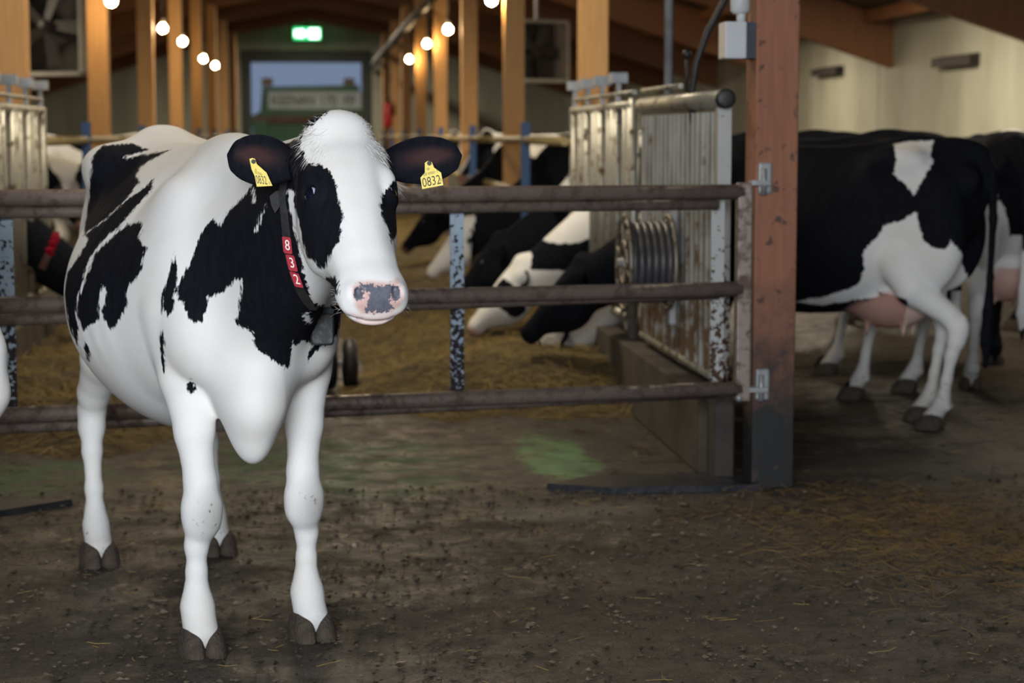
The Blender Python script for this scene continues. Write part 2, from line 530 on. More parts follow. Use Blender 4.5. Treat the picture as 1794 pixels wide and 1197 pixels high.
        for side in (0, 1):
            for i in range(nr):
                t = 1 - (1 - i / (nr - 1)) ** 1.6
                wv = float(prof(t)) * Wd / 2
                cup = 1.75 - 1.0 * sstep(0.0, 0.6, t)
                for j in range(nc):
                    al = (j / (nc - 1) * 2 - 1)
                    an = al * cup
                    rad = wv / math.sin(min(cup, 1.55))
                    p = base + e * Ln * t + up * (rad * math.sin(an)) - f * (rad * (math.cos(an) - math.cos(cup)) * 0.75) - f * (0.014 * t * t)
                    if side == 1:
                        th = 0.009 * (1 - 0.85 * abs(al) ** 3) * (1 - 0.75 * t ** 4)
                        p = p - f * th * math.cos(an * 0.6) + up * (th * 0.6 * math.sin(an))
                    V.append(p)
        b = len(s.V)
        g = lambda sd, i, j: b + sd * nr * nc + i * nc + j
        Q = []
        for i in range(nr - 1):
            for j in range(nc - 1):
                Q.append((g(0, i, j), g(0, i, j+1), g(0, i+1, j+1), g(0, i+1, j)))
                Q.append((g(1, i, j), g(1, i+1, j), g(1, i+1, j+1), g(1, i, j+1)))
            for j in (0, nc - 1):
                Q.append((g(0, i, j), g(1, i, j), g(1, i+1, j), g(0, i+1, j)))
        for j in range(nc - 1):
            Q.append((g(0, nr-1, j), g(0, nr-1, j+1), g(1, nr-1, j+1), g(1, nr-1, j)))
        if sg < 0: Q = [q[::-1] for q in Q]
        s.V = np.vstack([s.V, np.array(V)])
        s.Q += Q
        inner = []
        for side in (0, 1):
            for i in range(nr):
                for j in range(nc):
                    t, al = i/(nr-1), j/(nc-1)*2 - 1
                    inner.append(1.0 + (0.8 * max(0, 1 - abs(al - 0.15)*2.2) * max(0, 1 - abs(t - 0.5)*3) if side == 0 else 0))
        s.ear = np.concatenate([s.ear, inner])
    def groups(s):
        """1 ear, 2 head, 3 legs, 0 trunk and neck"""
        V = s.V
        u, v, w = s.toh(V[:, 0], V[:, 1], V[:, 2])
        g = np.zeros(len(V), int)
        cut = w > -0.125 - 0.60 * v                      # behind this slanted line it is neck
        g[(cut) & (v > -0.12) & (np.abs(u) < 0.17) & (w > -0.30) & (w < .12) & (v < .66)] = 2
        g[(V[:, 2] < 0.62) & (g == 0) & (np.abs(V[:, 0]) > 0.40)] = 3
        g[s.ear > 0.5] = 1
        return g
def poly_sd(P, poly):
    """signed distance of 2-D points to a polygon, positive inside"""
    poly = np.array(poly, float)
    d2 = np.full(len(P), 1e9); ins = np.zeros(len(P), bool)
    for a, b in zip(poly, np.roll(poly, -1, 0)):
        e = b - a; w = P - a
        t = np.clip((w @ e) / (e @ e + 1e-12), 0, 1)
        q = w - t[:, None] * e
        d2 = np.minimum(d2, (q * q).sum(1))
        c = ((a[1] > P[:, 1]) != (b[1] > P[:, 1]))
        ins ^= c & (P[:, 0] < (b[0]-a[0]) * (P[:, 1]-a[1]) / (b[1]-a[1] + 1e-12) + a[0])
    return np.where(ins, 1, -1) * np.sqrt(d2)
def set_attr(me, name, arr):
    at_ = me.attributes.new(name, 'FLOAT', 'POINT')
    at_.data.foreach_set('value', np.asarray(arr, np.float32))
def coat_material():
    m, nt, b = new_mat('cow_hide')
    A = lambda n: N(nt, 'ShaderNodeAttribute', attribute_name=n).outputs['Fac']
    v = coords(nt)
    vs = coords(nt, (1, 1, 0.28))
    edge = math_(nt, 'MULTIPLY', math_(nt, 'SUBTRACT', noise(nt, vs, 95, 3, 0.6), 0.5), 0.030)
    edge2 = math_(nt, 'MULTIPLY', math_(nt, 'SUBTRACT', noise(nt, v, 22, 2, 0.5), 0.5), 0.016)
    e = math_(nt, 'ADD', A('coat'), math_(nt, 'ADD', edge, edge2))
    fac = ramp(nt, math_(nt, 'ADD', math_(nt, 'MULTIPLY', e, 40), 0.5), [(0.40, 0.0), (0.60, 1.0)])
    white = mix(nt, ramp(nt, noise(nt, v, 4, 3), [(0.45, 0.0), (0.75, 0.5)]), (0.82, 0.815, 0.80), (0.72, 0.66, 0.56))
    spots = ramp(nt, noise(nt, v, 42, 5, 0.65), [(0.60, 0.0), (0.72, 1.0)])
    dirt = math_(nt, 'MULTIPLY', math_(nt, 'ADD', math_(nt, 'MULTIPLY', spots, 1.3), 0.55), A('dirt'))
    dirt = math_(nt, 'MINIMUM', dirt, 1.0)
    white = mix(nt, dirt, white, (0.16, 0.135, 0.105))
    black = mix(nt, noise(nt, vs, 60, 3), (0.004, 0.0045, 0.007), (0.014, 0.015, 0.020))
    c = mix(nt, fac, white, black)
    c = mix(nt, math_(nt, 'MINIMUM', A('pink'), 1.0), c, mix(nt, noise(nt, v, 60, 3), (0.70, 0.40, 0.345), (0.50, 0.27, 0.22)))
    sl = math_(nt, 'ADD', A('slate'), math_(nt, 'MULTIPLY', math_(nt, 'SUBTRACT', noise(nt, v, 110, 3), 0.5), 0.034))
    c = mix(nt, ramp(nt, math_(nt, 'ADD', math_(nt, 'MULTIPLY', sl, 90), 0.5), [(0.35, 0.0), (0.65, 1.0)]), c, mix(nt, noise(nt, v, 130, 4), (0.06, 0.065, 0.09), (0.17, 0.17, 0.21)))
    c = mix(nt, math_(nt, 'MINIMUM', A('earpink'), 0.42), c, (0.11, 0.05, 0.045))
    L(nt, c, b.inputs['Base Color'])
    L(nt, math_(nt, 'SUBTRACT', 0.3, math_(nt, 'MULTIPLY', fac, 0.275)), b.inputs['Specular IOR Level'])
    L(nt, math_(nt, 'SUBTRACT', math_(nt, 'SUBTRACT', 0.72, math_(nt, 'MULTIPLY', fac, 0.06)), math_(nt, 'MULTIPLY', A('pink'), 0.3)), b.inputs['Roughness'])
    h = math_(nt, 'ADD', noise(nt, vs, 260, 2), math_(nt, 'MULTIPLY', noise(nt, v, 26, 4), 0.6))
    bump(nt, b, h, 0.13, 0.006)
    return m

# ------------------------------------------------------------------ putting cows into the barn
HIDE = coat_material()
HOOF = plain('hoof_horn', (0.040, 0.030, 0.022), 0.8, 0, (0.080, 0.060, 0.044), 30, 0.9)
EYEM = plain('dark_eye', (0.004, 0.004, 0.010), 0.05, 0, (0.010, 0.010, 0.030), 8, 0, spec=0.9)
EYEW = plain('eye_white', (0.42, 0.45, 0.60), 0.15, 0, (0.36, 0.38, 0.52), 8, 0)
def hoof_mesh():
    F = Field((-0.09, -0.08, -0.005), (0.12, 0.08, 0.12), 0.0045)
    for sg in (-1, 1):
        c = (0.012, sg*0.036)
        def claw(X, Y, Z, c=c, sg=sg):
            sh = 1 - 0.42 * np.clip(Z / 0.09, 0, 1)
            x = (X - c[0] - 0.006 + Z * 0.34) / (0.074 * (0.72 + 0.28 * sh)); y = (Y - c[1] * (1 - Z * 1.2) + sg * 0.10 * np.maximum(X - 0.02, 0)) / (0.034 * (0.8 + 0.2 * sh)); z = (Z - 0.015) / 0.072
            q = (np.abs(x)**2.5 + np.abs(y)**2.6 + np.abs(z)**3.0) ** (1/2.6)
            return (q - 1) * 0.028
        F.add(claw, (-0.08, -0.075, 0), (0.11, 0.075, 0.1), 0.004, pad=0.01)
    F.f = np.maximum(F.f, 0.001 - F.ax[2][None, None, :])
    V, Q = F.skin()
    return mesh_np('hoof', V, Q)
HOOFMESH = hoof_mesh()
HOOFMESH.materials.append(HOOF)
def eye_mesh():
    mb = MB()
    pr = [(0.0005, -0.026)] + [(0.026 * math.sin(q), -0.026 * math.cos(q)) for q in [0.3, 0.7, 1.1, 1.5, 1.9, 2.3, 2.7]] + [(0.0005, 0.026)]
    mb.lathe(pr, n=20)
    for i in range(len(mb.f)):
        z = sum(mb.v[k][2] for k in mb.f[i]) / len(mb.f[i])
        mb.m[i] = 0 if z > 0.011 else 1
    return mb.mesh('eye')
EYEMESH = eye_mesh()
EYEMESH.materials.append(EYEM); EYEMESH.materials.append(EYEW)

class Placed:
    """a cow standing at (x, y), heading in degrees (0 = +X, 90 = +Y)"""
    def __init__(s, name, x, y, heading, label, group=None, scale=1.0, **kw):
        s.root = empty(name, (x, y, 0), R(heading), label, 'cow', group)
        s.root.scale = (scale,) * 3
        s.M = Matrix.Translation((x, y, 0)) @ Matrix.Rotation(R(heading), 4, 'Z') @ Matrix.Scale(scale, 4)
        s.Mi = s.M.inverted()
        s.cow = Cow(**kw)
        s.g = s.cow.groups()
        n = len(s.cow.V)
        s.coat = np.full(n, -0.2); s.pink = np.zeros(n); s.slate = np.full(n, -0.2); s.dirt = np.zeros(n); s.earpink = np.zeros(n)
        s.eye_l = s.Mi @ EYE
        s.bvh = {}
    def tree(s, grp):
        key = tuple(sorted(grp)) if grp is not None else None
        if key not in s.bvh:
            q = s.cow.Q if key is None else [f for f in s.cow.Q if s.g[f[0]] in key]
            s.bvh[key] = BVHTree.FromPolygons([tuple(v) for v in s.cow.V], q)
        return s.bvh[key]
    def hit(s, px, py, grp=None):
        d = (s.Mi.to_3x3() @ ray(px, py)).normalized()
        return s.tree(grp).ray_cast(s.eye_l, d)
    def stencil(s, grp, polys, field='coat', pad=0.0):
        """polygons of hair seen at pixels -> outlines lying on the hide -> signed distance on the skin,
        measured in a flat pattern plane of the cow's own frame"""
        sel = np.isin(s.g, list(grp))
        c = s.cow.V[sel].mean(0)
        ax = Vector(c) - s.eye_l; ax.normalize()
        e1 = ax.cross(Vector((0, 0, 1))).normalized(); e2 = e1.cross(ax)
        B = np.array([e1, e2])
        P = s.cow.V[sel] @ B.T
        out = getattr(s, field)
        cur = out[sel]
        for sign, poly in polys:
            pts, dep = [], []
            for (px, py) in poly:
                d = (s.Mi.to_3x3() @ ray(px, py)).normalized()
                h = s.tree(grp).ray_cast(s.eye_l, d)
                pts.append((d, h[3])); 
                if h[3] is not None: dep.append(h[3])
            dm = float(np.median(dep)) if dep else (Vector(c) - s.eye_l).length
            P2 = [B @ np.array(s.eye_l + d * (t if t is not None else dm)) for d, t in pts]
            sd = poly_sd(P, P2) + pad
            cur = np.maximum(cur, sd) if sign > 0 else np.minimum(cur, -sd)
        out[sel] = cur
    def paint(s, fn):
        fn(s)
    def finish(s, eyes=True, hooves=True, eye_px=None):
        c = s.cow
        me = mesh_np('body', c.V, c.Q)
        for nm in ('coat', 'pink', 'slate', 'dirt', 'earpink'):
            set_attr(me, nm, getattr(s, nm))
        s.body = obj('body', me, HIDE, s.root)
        if hooves:
            for k in ('fr', 'fl', 'hr', 'hl'):
                o = obj('hoof', HOOFMESH, None, s.root, (c.hoof[k][0] + 0.012, c.hoof[k][1], 0))
        if eyes:
            for sg in (-1, 1):
                o = obj('eye', EYEMESH, None, s.root)
                out = Vector(c.hl * sg * 1.0 + c.hn * 0.02 + c.ha * 0.05).normalized()
                up = Vector(-c.ha)
                xx = up.cross(out).normalized(); yy = out.cross(xx)
                o.matrix_local = Matrix.Translation(Vector(c.H(sg*0.0955, 0.182, -0.0340))) @ Matrix((xx, yy, out)).transposed().to_4x4() @ Matrix.Scale(c.hs, 4)
        return s.root
def base_pink(s, amount=1.0):
    """pink muzzle, udder and teats; muddy lower legs"""
    V = s.cow.V
    u, v, w = s.cow.toh(V[:, 0], V[:, 1], V[:, 2])
    hd = s.g == 2
    s.pink[hd] = np.clip((v[hd] - 0.49) / 0.05, 0, 1) * amount
    uq = np.sqrt(((V[:, 0] + 0.40) / 0.26)**2 + (V[:, 1] / 0.20)**2 + ((V[:, 2] - 0.63) / 0.19)**2)
    ud = (np.isin(s.g, (0, 3))) & (V[:, 2] < 0.72) & (np.abs(V[:, 1]) < 0.185)
    s.pink[ud] = np.maximum(s.pink[ud], np.clip((1.08 - uq[ud]) / 0.16, 0, 1) * 0.9)
    s.dirt += np.clip((0.50 - V[:, 2]) / 0.45, 0, 1) * 0.95
    s.earpink = np.maximum(s.cow.ear - 1, 0)
def blobs(s, spec, grp=(0, 3)):
    """black patches as soft ellipsoids in the cow's frame: (x, y, z, rx, ry, rz[, sign])"""
    V = s.cow.V
    sel = np.isin(s.g, grp)
    for b in spec:
        q = np.sqrt(((V[sel, 0]-b[0])/b[3])**2 + ((V[sel, 1]-b[1])/b[4])**2 + ((V[sel, 2]-b[2])/b[5])**2)
        sd = (1 - q) * min(b[3:6])
        if len(b) > 6 and b[6] < 0: s.coat[sel] = np.minimum(s.coat[sel], -sd)
        else: s.coat[sel] = np.maximum(s.coat[sel], sd)

# ------------------------------------------------------------------ the white-fronted cow in the middle
def z(crop, pts):
    x0, y0, k = crop
    return [(x0 + x * k, y0 + y * k) for x, y in pts]
CA, CB, CC = (380, 170, 0.3843), (100, 200, 0.3342), (100, 600, 0.4847)
HERO_H = 0.0065
_fw, _lf = np.array([0.275, -0.961, 0]), np.array([0.961, 0.275, 0])
def in_cow(e, f):
    e, f = np.array(e, float), np.array(f, float)
    return (e @ _fw, e @ _lf, e[2], f @ _fw, f @ _lf, f[2])
hero = Placed('dairy_cow', -0.357, 6.455, math.degrees(math.atan2(-0.961, 0.275)),
              'black and white cow standing on the wet floor in front of the gate, facing us', h=HERO_H,
              tail=-0.2, poll=(1.30, 0.080, 1.50), yaw=-3.0, pitch=47, hoof={'fr': (0.693, -0.175), 'fl': (0.627, 0.174), 'hr': (-0.634, -0.234), 'hl': (-0.677, 0.195)},
              brisket=(0.77, -0.03, 0.745), head_scale=1.0, udder=False,
              ear_dir={-1: in_cow((-.97, .10, .16), (.30, -.9, .05)), 1: in_cow((.98, -.12, .13), (-.1, -.9, .12)) + (0.240, 0.122)})
T1 = z(CB, [(175,300),(185,225),(240,165),(320,133),(400,150),(475,188),(420,207),(350,228),(450,215),(595,188),(540,215),(440,275),(412,320),(435,358),(345,465),(270,540),(200,590),(145,630),(150,560),(168,400)])
T2 = z(CB, [(345,465),(430,405),(508,338),(495,395),(400,500),(320,600),(270,635),(205,705),(160,780),(130,880),(108,960),(98,1050),(112,1110),(110,1215),(92,1215),(60,1090),(40,950),(55,830),(85,790),(150,690),(165,655),(140,635),(200,590),(270,540)])
T3 = z(CB, [(450,560),(430,650),(465,700),(440,820),(370,910),(365,1000),(325,1080),(290,1140),(245,1075),(235,1030),(262,930),(240,895),(225,960),(215,1080),(140,1135),(103,1060),(112,960),(140,900),(165,830),(185,770),(200,730),(280,650),(370,580)])
T4 = z(CB, [(615,720),(625,800),(622,960),(612,1030),(575,1062),(560,1020),(545,1050),(552,960),(580,860)])
T4b = [(282,566),(286,600),(290,650),(286,655),(280,610)]
T5 = [(374,384),(384,397),(401,370),(431,339),(447,320),(470,260),(560,250),(640,300),(640,540),(607,552),(604,575),(588,592),(566,606),(553,616),(541,632),(540,626),(548,606),(528,593),(518,609),(512,600),(510,629),(505,648),(488,639),(468,624),(451,615),(447,600),(444,584),(431,574),(417,571),(414,561),(419,534),(424,491),(411,487),(404,501),(391,512),(364,521),(361,544),(352,563),(341,564),(327,556),(322,541),(325,526),(317,529),(310,526),(312,501),(327,474),(337,454),(349,414),(364,392)]
T6 = [(333,664),(340,672),(341,682),(334,690),(326,684),(326,674)]
T7 = [(149,602),(154,608),(157,620),(157,634),(152,628),(148,614)]
W1 = [(464,357),(460,385),(450,408),(446,404),(455,380)]
W2 = z(CA, [(390,1000),(425,985),(432,1030),(405,1035)])
W3 = z(CB, [(1028,390),(1040,440),(1035,470),(1022,450)])
W4 = [(504,332),(510,381),(520,419),(532,469),(538,500),(548,531),(579,541),(600,536),(650,520),(650,330)]
hero.stencil((0, 3), [(1, T1), (1, T2), (1, T3), (1, T4), (1, T4b), (1, T5), (1, T6), (1, T7), (-1, W1), (-1, W2), (-1, W3), (-1, W4)])
H1 = z(CA, [(415,300),(470,305),(510,340),(540,400),(548,470),(570,530),(570,600),(555,660),(520,720),(490,785),(465,780),(440,750),(410,730),(400,690),(385,630),(370,580),(355,500),(358,440),(340,415),(315,392),(290,390),(280,300),(310,250),(355,215),(375,190),(395,250)])
H1b = z(CA, [(300,260),(350,215),(360,160),(365,120),(400,90),(460,60),(510,35),(540,42),(480,92),(420,135),(385,170),(378,200),(398,255),(415,300),(360,330)])
H2 = z(CA, [(755,225),(765,250),(800,300),(822,352),(812,378),(790,405),(757,445),(748,500),(752,540),(775,590),(785,640),(795,672),(840,600),(880,500),(880,350),(840,270),(790,235)])
H3 = z(CA, [(490,830),(510,818),(545,825),(552,860),(548,900),(525,890),(500,860)])
N1 = z(CA, [(640,855),(680,852),(740,862),(790,850),(815,865),(800,900),(790,930),(808,968),(740,985),(672,980),(690,930),(702,910),(690,890),(650,885)])
PK = z(CA, [(612,862),(640,842),(700,834),(790,842),(825,822),(845,860),(855,920),(840,955),(800,985),(720,1000),(650,995),(630,960),(615,910)])
hero.stencil((2,), [(1, H1), (1, H1b), (1, H2), (1, H3)])
hero.stencil((2,), [(1, N1)], 'slate')
_hu, _hv, _hw = hero.cow.toh(hero.cow.V[:, 0], hero.cow.V[:, 1], hero.cow.V[:, 2])
_nq = np.sqrt(((np.abs(_hu) - 0.047) / 0.011)**2 + ((_hv - 0.522) / 0.019)**2 + ((_hw + 0.006) / 0.012)**2)
hero.slate[hero.g == 2] = np.maximum(hero.slate[hero.g == 2], ((1.15 - _nq) * 0.014)[hero.g == 2])
hero.pink[:] = -0.2
hero.stencil((2,), [(1, PK)], 'pink')
hero.pink[hero.g == 2] = np.clip(hero.pink[hero.g == 2] / 0.012 + 0.3, 0, 1) * 0.8
hero.pink[hero.g != 2] = 0
_hu, _hv, _hw = hero.cow.toh(hero.cow.V[:, 0], hero.cow.V[:, 1], hero.cow.V[:, 2])
hero.pink = np.maximum(hero.pink, np.clip((_hv - 0.535) / 0.02, 0, 1) * np.clip((-0.035 - _hw) / 0.02, 0, 1) * 0.55 * (hero.g == 2))
hero.coat[hero.g == 1] = 0.2
hero.earpink = np.maximum(hero.cow.ear - 1, 0)
_V = hero.cow.V
hero.dirt = np.clip((0.34 - _V[:, 2]) / 0.5, 0, 1) * 0.16 + np.clip((_V[:, 2] - 1.32) / 0.15, 0, 1) * 0.10 * (_V[:, 0] < 0.6)
for k in ('fr', 'fl'):
    hx, hy = hero.cow.hoof[k]
    q = np.sqrt(((_V[:, 0] - hx - 0.05) / 0.08)**2 + ((_V[:, 1] - hy * 0.93 - 0.012) / 0.052)**2 + ((_V[:, 2] - 0.405) / 0.085)**2)
    hero.dirt = np.maximum(hero.dirt, np.clip(1.3 - q, 0, 1) * 0.8)
    hero.dirt = np.maximum(hero.dirt, np.clip((0.10 - _V[:, 2]) / 0.05, 0, 1) * 0.55 * ((abs(_V[:, 0] - hx) < 0.12) & (abs(_V[:, 1] - hy) < 0.1)))
for k in ('hr', 'hl'):
    hx, hy = hero.cow.hoof[k]
    hero.dirt = np.maximum(hero.dirt, np.clip((0.30 - _V[:, 2]) / 0.25, 0, 1) * 0.6 * (abs(_V[:, 0] - hx) < 0.2) * (abs(_V[:, 1] - hy) < 0.2))
hero.finish()


# --- what the cow wears: ear tags, collar with number plates, box; forelock and whiskers
def to_hero(p): return hero.Mi @ Vector(p)
class Pic:
    """a small flat frame in space: pixel offsets around (px, py) become points near the cow"""
    def __init__(s, px, py, dist):
        s.o = EYE + ray(px, py) * dist
        s.px, s.py, s.k = px, py, (s.o - EYE).dot(FWD) / FPX
    def __call__(s, x, y, h=0.0):
        return to_hero(s.o + RIGHT * ((x - s.px) * s.k) - UPV * ((y - s.py) * s.k) - ray(s.px, s.py) * h)
TAGY = plain('yellow_plastic', (0.80, 0.60, 0.03), 0.45, 0, (0.70, 0.52, 0.02), 12, 0.05)
INK = plain('black_ink', (0.02, 0.02, 0.015), 0.6, 0, None, 10, 0)
TAGRED = plain('red_plastic', (0.36, 0.010, 0.026), 0.5, 0, (0.29, 0.007, 0.020), 20, 0.0, spec=0.12)
WHITEINK = plain('white_number', (0.82, 0.74, 0.68), 0.5, 0, None, 10, 0)
LEATHER = plain('dark_strap', (0.016, 0.016, 0.018), 0.6, 0, (0.032, 0.030, 0.030), 30, 0.2, spec=0.2)
BOXM = plain('grey_box', (0.026, 0.029, 0.032), 0.45, 0.2, (0.085, 0.085, 0.078), 55, 0.35, lo=0.5, hi=0.72)
def stamp(mb, pic, txt, size, cx, cy, ux, uy, h, m):
    """lettering: size in px, ux = px vector of the writing direction, uy = px vector 'up'"""
    V, F = text_geo(txt, 1.0, 0.0)
    mb._add([pic(cx + (v.x * ux[0] + v.y * uy[0]) * size, cy + (v.x * ux[1] + v.y * uy[1]) * size, h) for v in V], F, m)
def ear_tag(px, py, outline, texts, pin, label, dist):
    pic = Pic(px, py, dist)
    mb = MB()
    mb.prism(outline, lambda a, b, h: pic(a, b, h), -0.0012, 0.0012, 0)
    for (t, size, cx, cy, ux, uy) in texts:
        stamp(mb, pic, t, size, cx, cy, ux, uy, 0.0016, 1)
    q = [(pin[0] + 4.0 * math.cos(a), pin[1] + 4.0 * math.sin(a)) for a in [i * math.pi / 5 for i in range(10)]]
    mb.prism(q, lambda a, b, h: pic(a, b, h), -0.014, 0.005, 1)
    o = mb.build('ear_tag', [TAGY, INK], hero.root)
    o['label'] = label
dl = hero.hit(755, 300, (1,))[3] or 5.2
dr = hero.hit(452, 300, (1,))[3] or 5.2
ear_tag(757, 308, z(CA, [(948,300),(962,291),(980,297),(990,322),(1022,345),(1032,402),(936,420),(928,368),(948,345)]),
        [('0832', 21, 756.0, 318.0, (0.78, -0.16), (-0.17, -1.10)), ('5', 8, 772, 315.5, (0.9, -0.18), (-0.15, -1.0)), ('DE 03501 7', 6.2, 754.5, 303.5, (0.85, -0.22), (-0.15, -1.0)), ('o', 9, 750, 295.5, (1, -.1), (-.1, -1))],
        (752, 286), 'yellow ear tag reading 0832 in the ear at picture right', dl - 0.022)
ear_tag(455, 305, z(CA, [(148,283),(160,278),(174,282),(182,306),(226,345),(253,405),(182,409),(172,360),(158,330)]),
        [('0832', 21, 458.0, 316, (0.46, 0.05), (-0.22, -1.0)), ('s', 9, 472, 320, (0.6, 0.1), (-0.2, -1.0)), ('DE 03501', 7, 453, 304, (0.5, 0.16), (-0.2, -1.0)), ('o', 8, 448, 297, (.7, .1), (-.2, -1))],
        (444, 283), 'yellow ear tag reading 0832 in the ear at picture left', dr - 0.03)

# collar: a strap around the upper neck, in one plane
c_ = hero.cow
def strip(mb, pts, nrm, w, th, m=0, closed=False):
    k = len(pts); V = []
    for i in range(k):
        a = pts[(i - 1) % k] if closed or i else pts[i]; b = pts[(i + 1) % k] if closed or i < k - 1 else pts[i]
        t = (b - a).normalized(); n = (nrm[i] - t * nrm[i].dot(t)).normalized(); s_ = t.cross(n)
        V += [pts[i] + s_ * w/2, pts[i] + s_ * w/2 + n * th, pts[i] - s_ * w/2 + n * th, pts[i] - s_ * w/2]
    F = []
    for i in range(k if closed else k - 1):
        for j in range(4):
            F.append((i*4 + j, i*4 + (j+1) % 4, ((i+1) % k)*4 + (j+1) % 4, ((i+1) % k)*4 + j))
    if not closed: F += [(3, 2, 1, 0), tuple((k-1)*4 + j for j in range(4))]
    mb._add(V, F, m)
neck = hero.tree((0,))
def on_neck(px, py, default):
    d = (hero.Mi.to_3x3() @ ray(px, py)).normalized()
    h = neck.ray_cast(hero.eye_l, d)
    t = h[3] if h[3] is not None else default
    return hero.eye_l + d * (t - 0.004), t
path = [(497, 338), (500, 372), (503, 405), (505, 432), (511, 461), (519, 489), (528, 510), (538, 527), (547, 541)]
dist_, P = 5.35, []
for q in path:
    p, dist_ = on_neck(*q, dist_)
    P.append(p)
A_ = Vector(c_.H(0, 0.10, -0.16)) * 0.72 + Vector((0.58, 0, 1.14)) * 0.28
# carry the loop on around the far side, walking the skin in the plane through A_, first and last point
nrm_pl = (P[0] - A_).cross(P[-1] - A_).normalized()
e1 = (P[-1] - A_).normalized(); e2 = nrm_pl.cross(e1)
a_end = math.atan2((P[0] - A_).dot(e2), (P[0] - A_).dot(e1))
steps = 22
sgn = -1 if a_end > 0 else 1
span = (2 * math.pi - abs(a_end))
back = []
for i in range(1, steps):
    an = sgn * span * i / steps
    d = e1 * math.cos(an) + e2 * math.sin(an)
    h = neck.ray_cast(A_, d)
    rr = h[3] if h[3] is not None else 0.13
    back.append(A_ + d * (min(rr, 0.22) + 0.005))
full = P + back
collar = MB()
strip(collar, full, [(p - A_).normalized() for p in full], 0.026, 0.004, 0, True)
flap = Pic(487, 352, (on_neck(487, 352, 5.4)[1]) - 0.012)
collar.prism(z(CA, [(240,452),(270,428),(325,424),(300,480),(265,530),(248,495)]), lambda a, b, h: flap(a, b, h), -0.003, 0.003, 0)
collar_o = collar.build('collar', LEATHER, hero.root)
for (txt, px, py, ang) in (('8', 503, 430, 6), ('3', 511, 461, 13), ('2', 519.5, 490, 20)):
    q = Pic(px, py, on_neck(px, py, 5.35)[1] - 0.016)
    ca, sa = math.cos(R(ang)), math.sin(R(ang))
    mb = MB()
    W2, H2_ = 8.0, 14.6
    out = []
    for dx, dy in ((-0.75, -1), (0.75, -1), (1, -0.86), (1, 0.86), (0.75, 1), (-0.75, 1), (-1, 0.86), (-1, -0.86)):
        x, y = dx * W2, dy * H2_
        out.append((px + x * 0.97 + y * sa, py + x * 0.16 + y * ca))
    mb.prism(out, lambda a, b, h: q(a, b, h), -0.006, 0.006, 0)
    stamp(mb, q, txt, 26, px + 0.5, py + 0.5, (0.72, 0.12), (-sa * 0.9, -ca), 0.0066, 1)
    o = mb.build('number_plate', [TAGRED, WHITEINK], collar_o)
    o['label'] = 'red plate with a white ' + txt
qb = Pic(565, 577, on_neck(566, 577, 5.3)[1] - 0.045)
mb = MB()
for (h0, h1, s1) in ((-0.020, 0.012, 1.0),):
    def rr_(w, h, r, n=5):
        o = []
        for cx, cy, a0 in ((w-r, h-r, 0), (-(w-r), h-r, 90), (-(w-r), -(h-r), 180), (w-r, -(h-r), 270)):
            o += [(cx + r*math.cos(R(a0 + 90*i/n)), cy + r*math.sin(R(a0 + 90*i/n))) for i in range(n + 1)]
        return o
    base = rr_(20.5, 28, 7); front = rr_(17.5, 25, 6)
    k = len(base)
    lay = [[(565+x, 577+y, -0.022) for x, y in base], [(565+x, 577+y, 0.014) for x, y in base], [(565+x, 577+y, 0.021) for x, y in front]]
    V = [qb(*p) for l in lay for p in l]
    F = [tuple(range(k))[::-1], tuple(range(2*k, 3*k))] + [(l*k+i, l*k+(i+1) % k, (l+1)*k+(i+1) % k, (l+1)*k+i) for l in (0, 1) for i in range(k)]
    mb._add(V, F)
lug = [(549, 541), (556, 538), (578, 538), (586, 543), (583, 552), (547, 552)]
mb.prism(lug, lambda a, b, h: qb(a, b, h), -0.006, 0.004)
o = mb.build('collar_box', BOXM, collar_o)
o['label'] = 'dark grey plastic box hanging from the collar'

# forelock: loose hair on the poll
def strands(name, roots, dirs, length, width, mats, idx, sag=0.25):
    V, F, M_ = [], [], []
    for p, d, ln, mi in zip(roots, dirs, length, idx):
        p, d = Vector(p), Vector(d).normalized()
        s_ = d.cross(Vector((RNG.normal(), RNG.normal(), RNG.normal()))).normalized() * width
        s2 = d.cross(s_).normalized() * width
        g = Vector((0, 0, -1)) * ln * sag
        b = len(V)
        q = p + d * ln * 0.55 + g * 0.3
        V += [p + s_, p - s_ * 0.5 + s2, p - s_ * 0.5 - s2, q + s_ * 0.7, q - s_ * 0.35 + s2 * 0.7, q - s_ * 0.35 - s2 * 0.7, p + d * ln + g]
        F += [(b, b+1, b+4, b+3), (b+1, b+2, b+5, b+4), (b+2, b, b+3, b+5), (b+3, b+4, b+6), (b+4, b+5, b+6), (b+5, b+3, b+6)]
        M_ += [mi] * 6
    me = mesh_np(name, V, F)
    me.polygons.foreach_set('material_index', M_)
    return obj(name, me, mats, hero.root)
HAIRW = plain('white_hair', (0.82, 0.81, 0.78), 0.7, 0, (0.74, 0.72, 0.66), 9, 0)
HAIRB = plain('black_hair', (0.006, 0.006, 0.007), 0.55, 0, (0.014, 0.013, 0.014), 9, 0)
_u, _v, _w = c_.toh(_V[:, 0], _V[:, 1], _V[:, 2])
selr = np.where((hero.g == 2) & (_v < 0.085) & (_w > -0.10) & (np.abs(_u) < 0.125))[0]
nor = np.zeros_like(_V)
for f in c_.Q:
    a, b, d = _V[f[0]], _V[f[1]], _V[f[2]]
    n_ = np.cross(b - a, d - a)
    for i in f: nor[i] += n_
nor /= np.linalg.norm(nor, axis=1)[:, None] + 1e-9
pick = RNG.choice(selr, 2200)
rts, drs, lns, ids = [], [], [], []
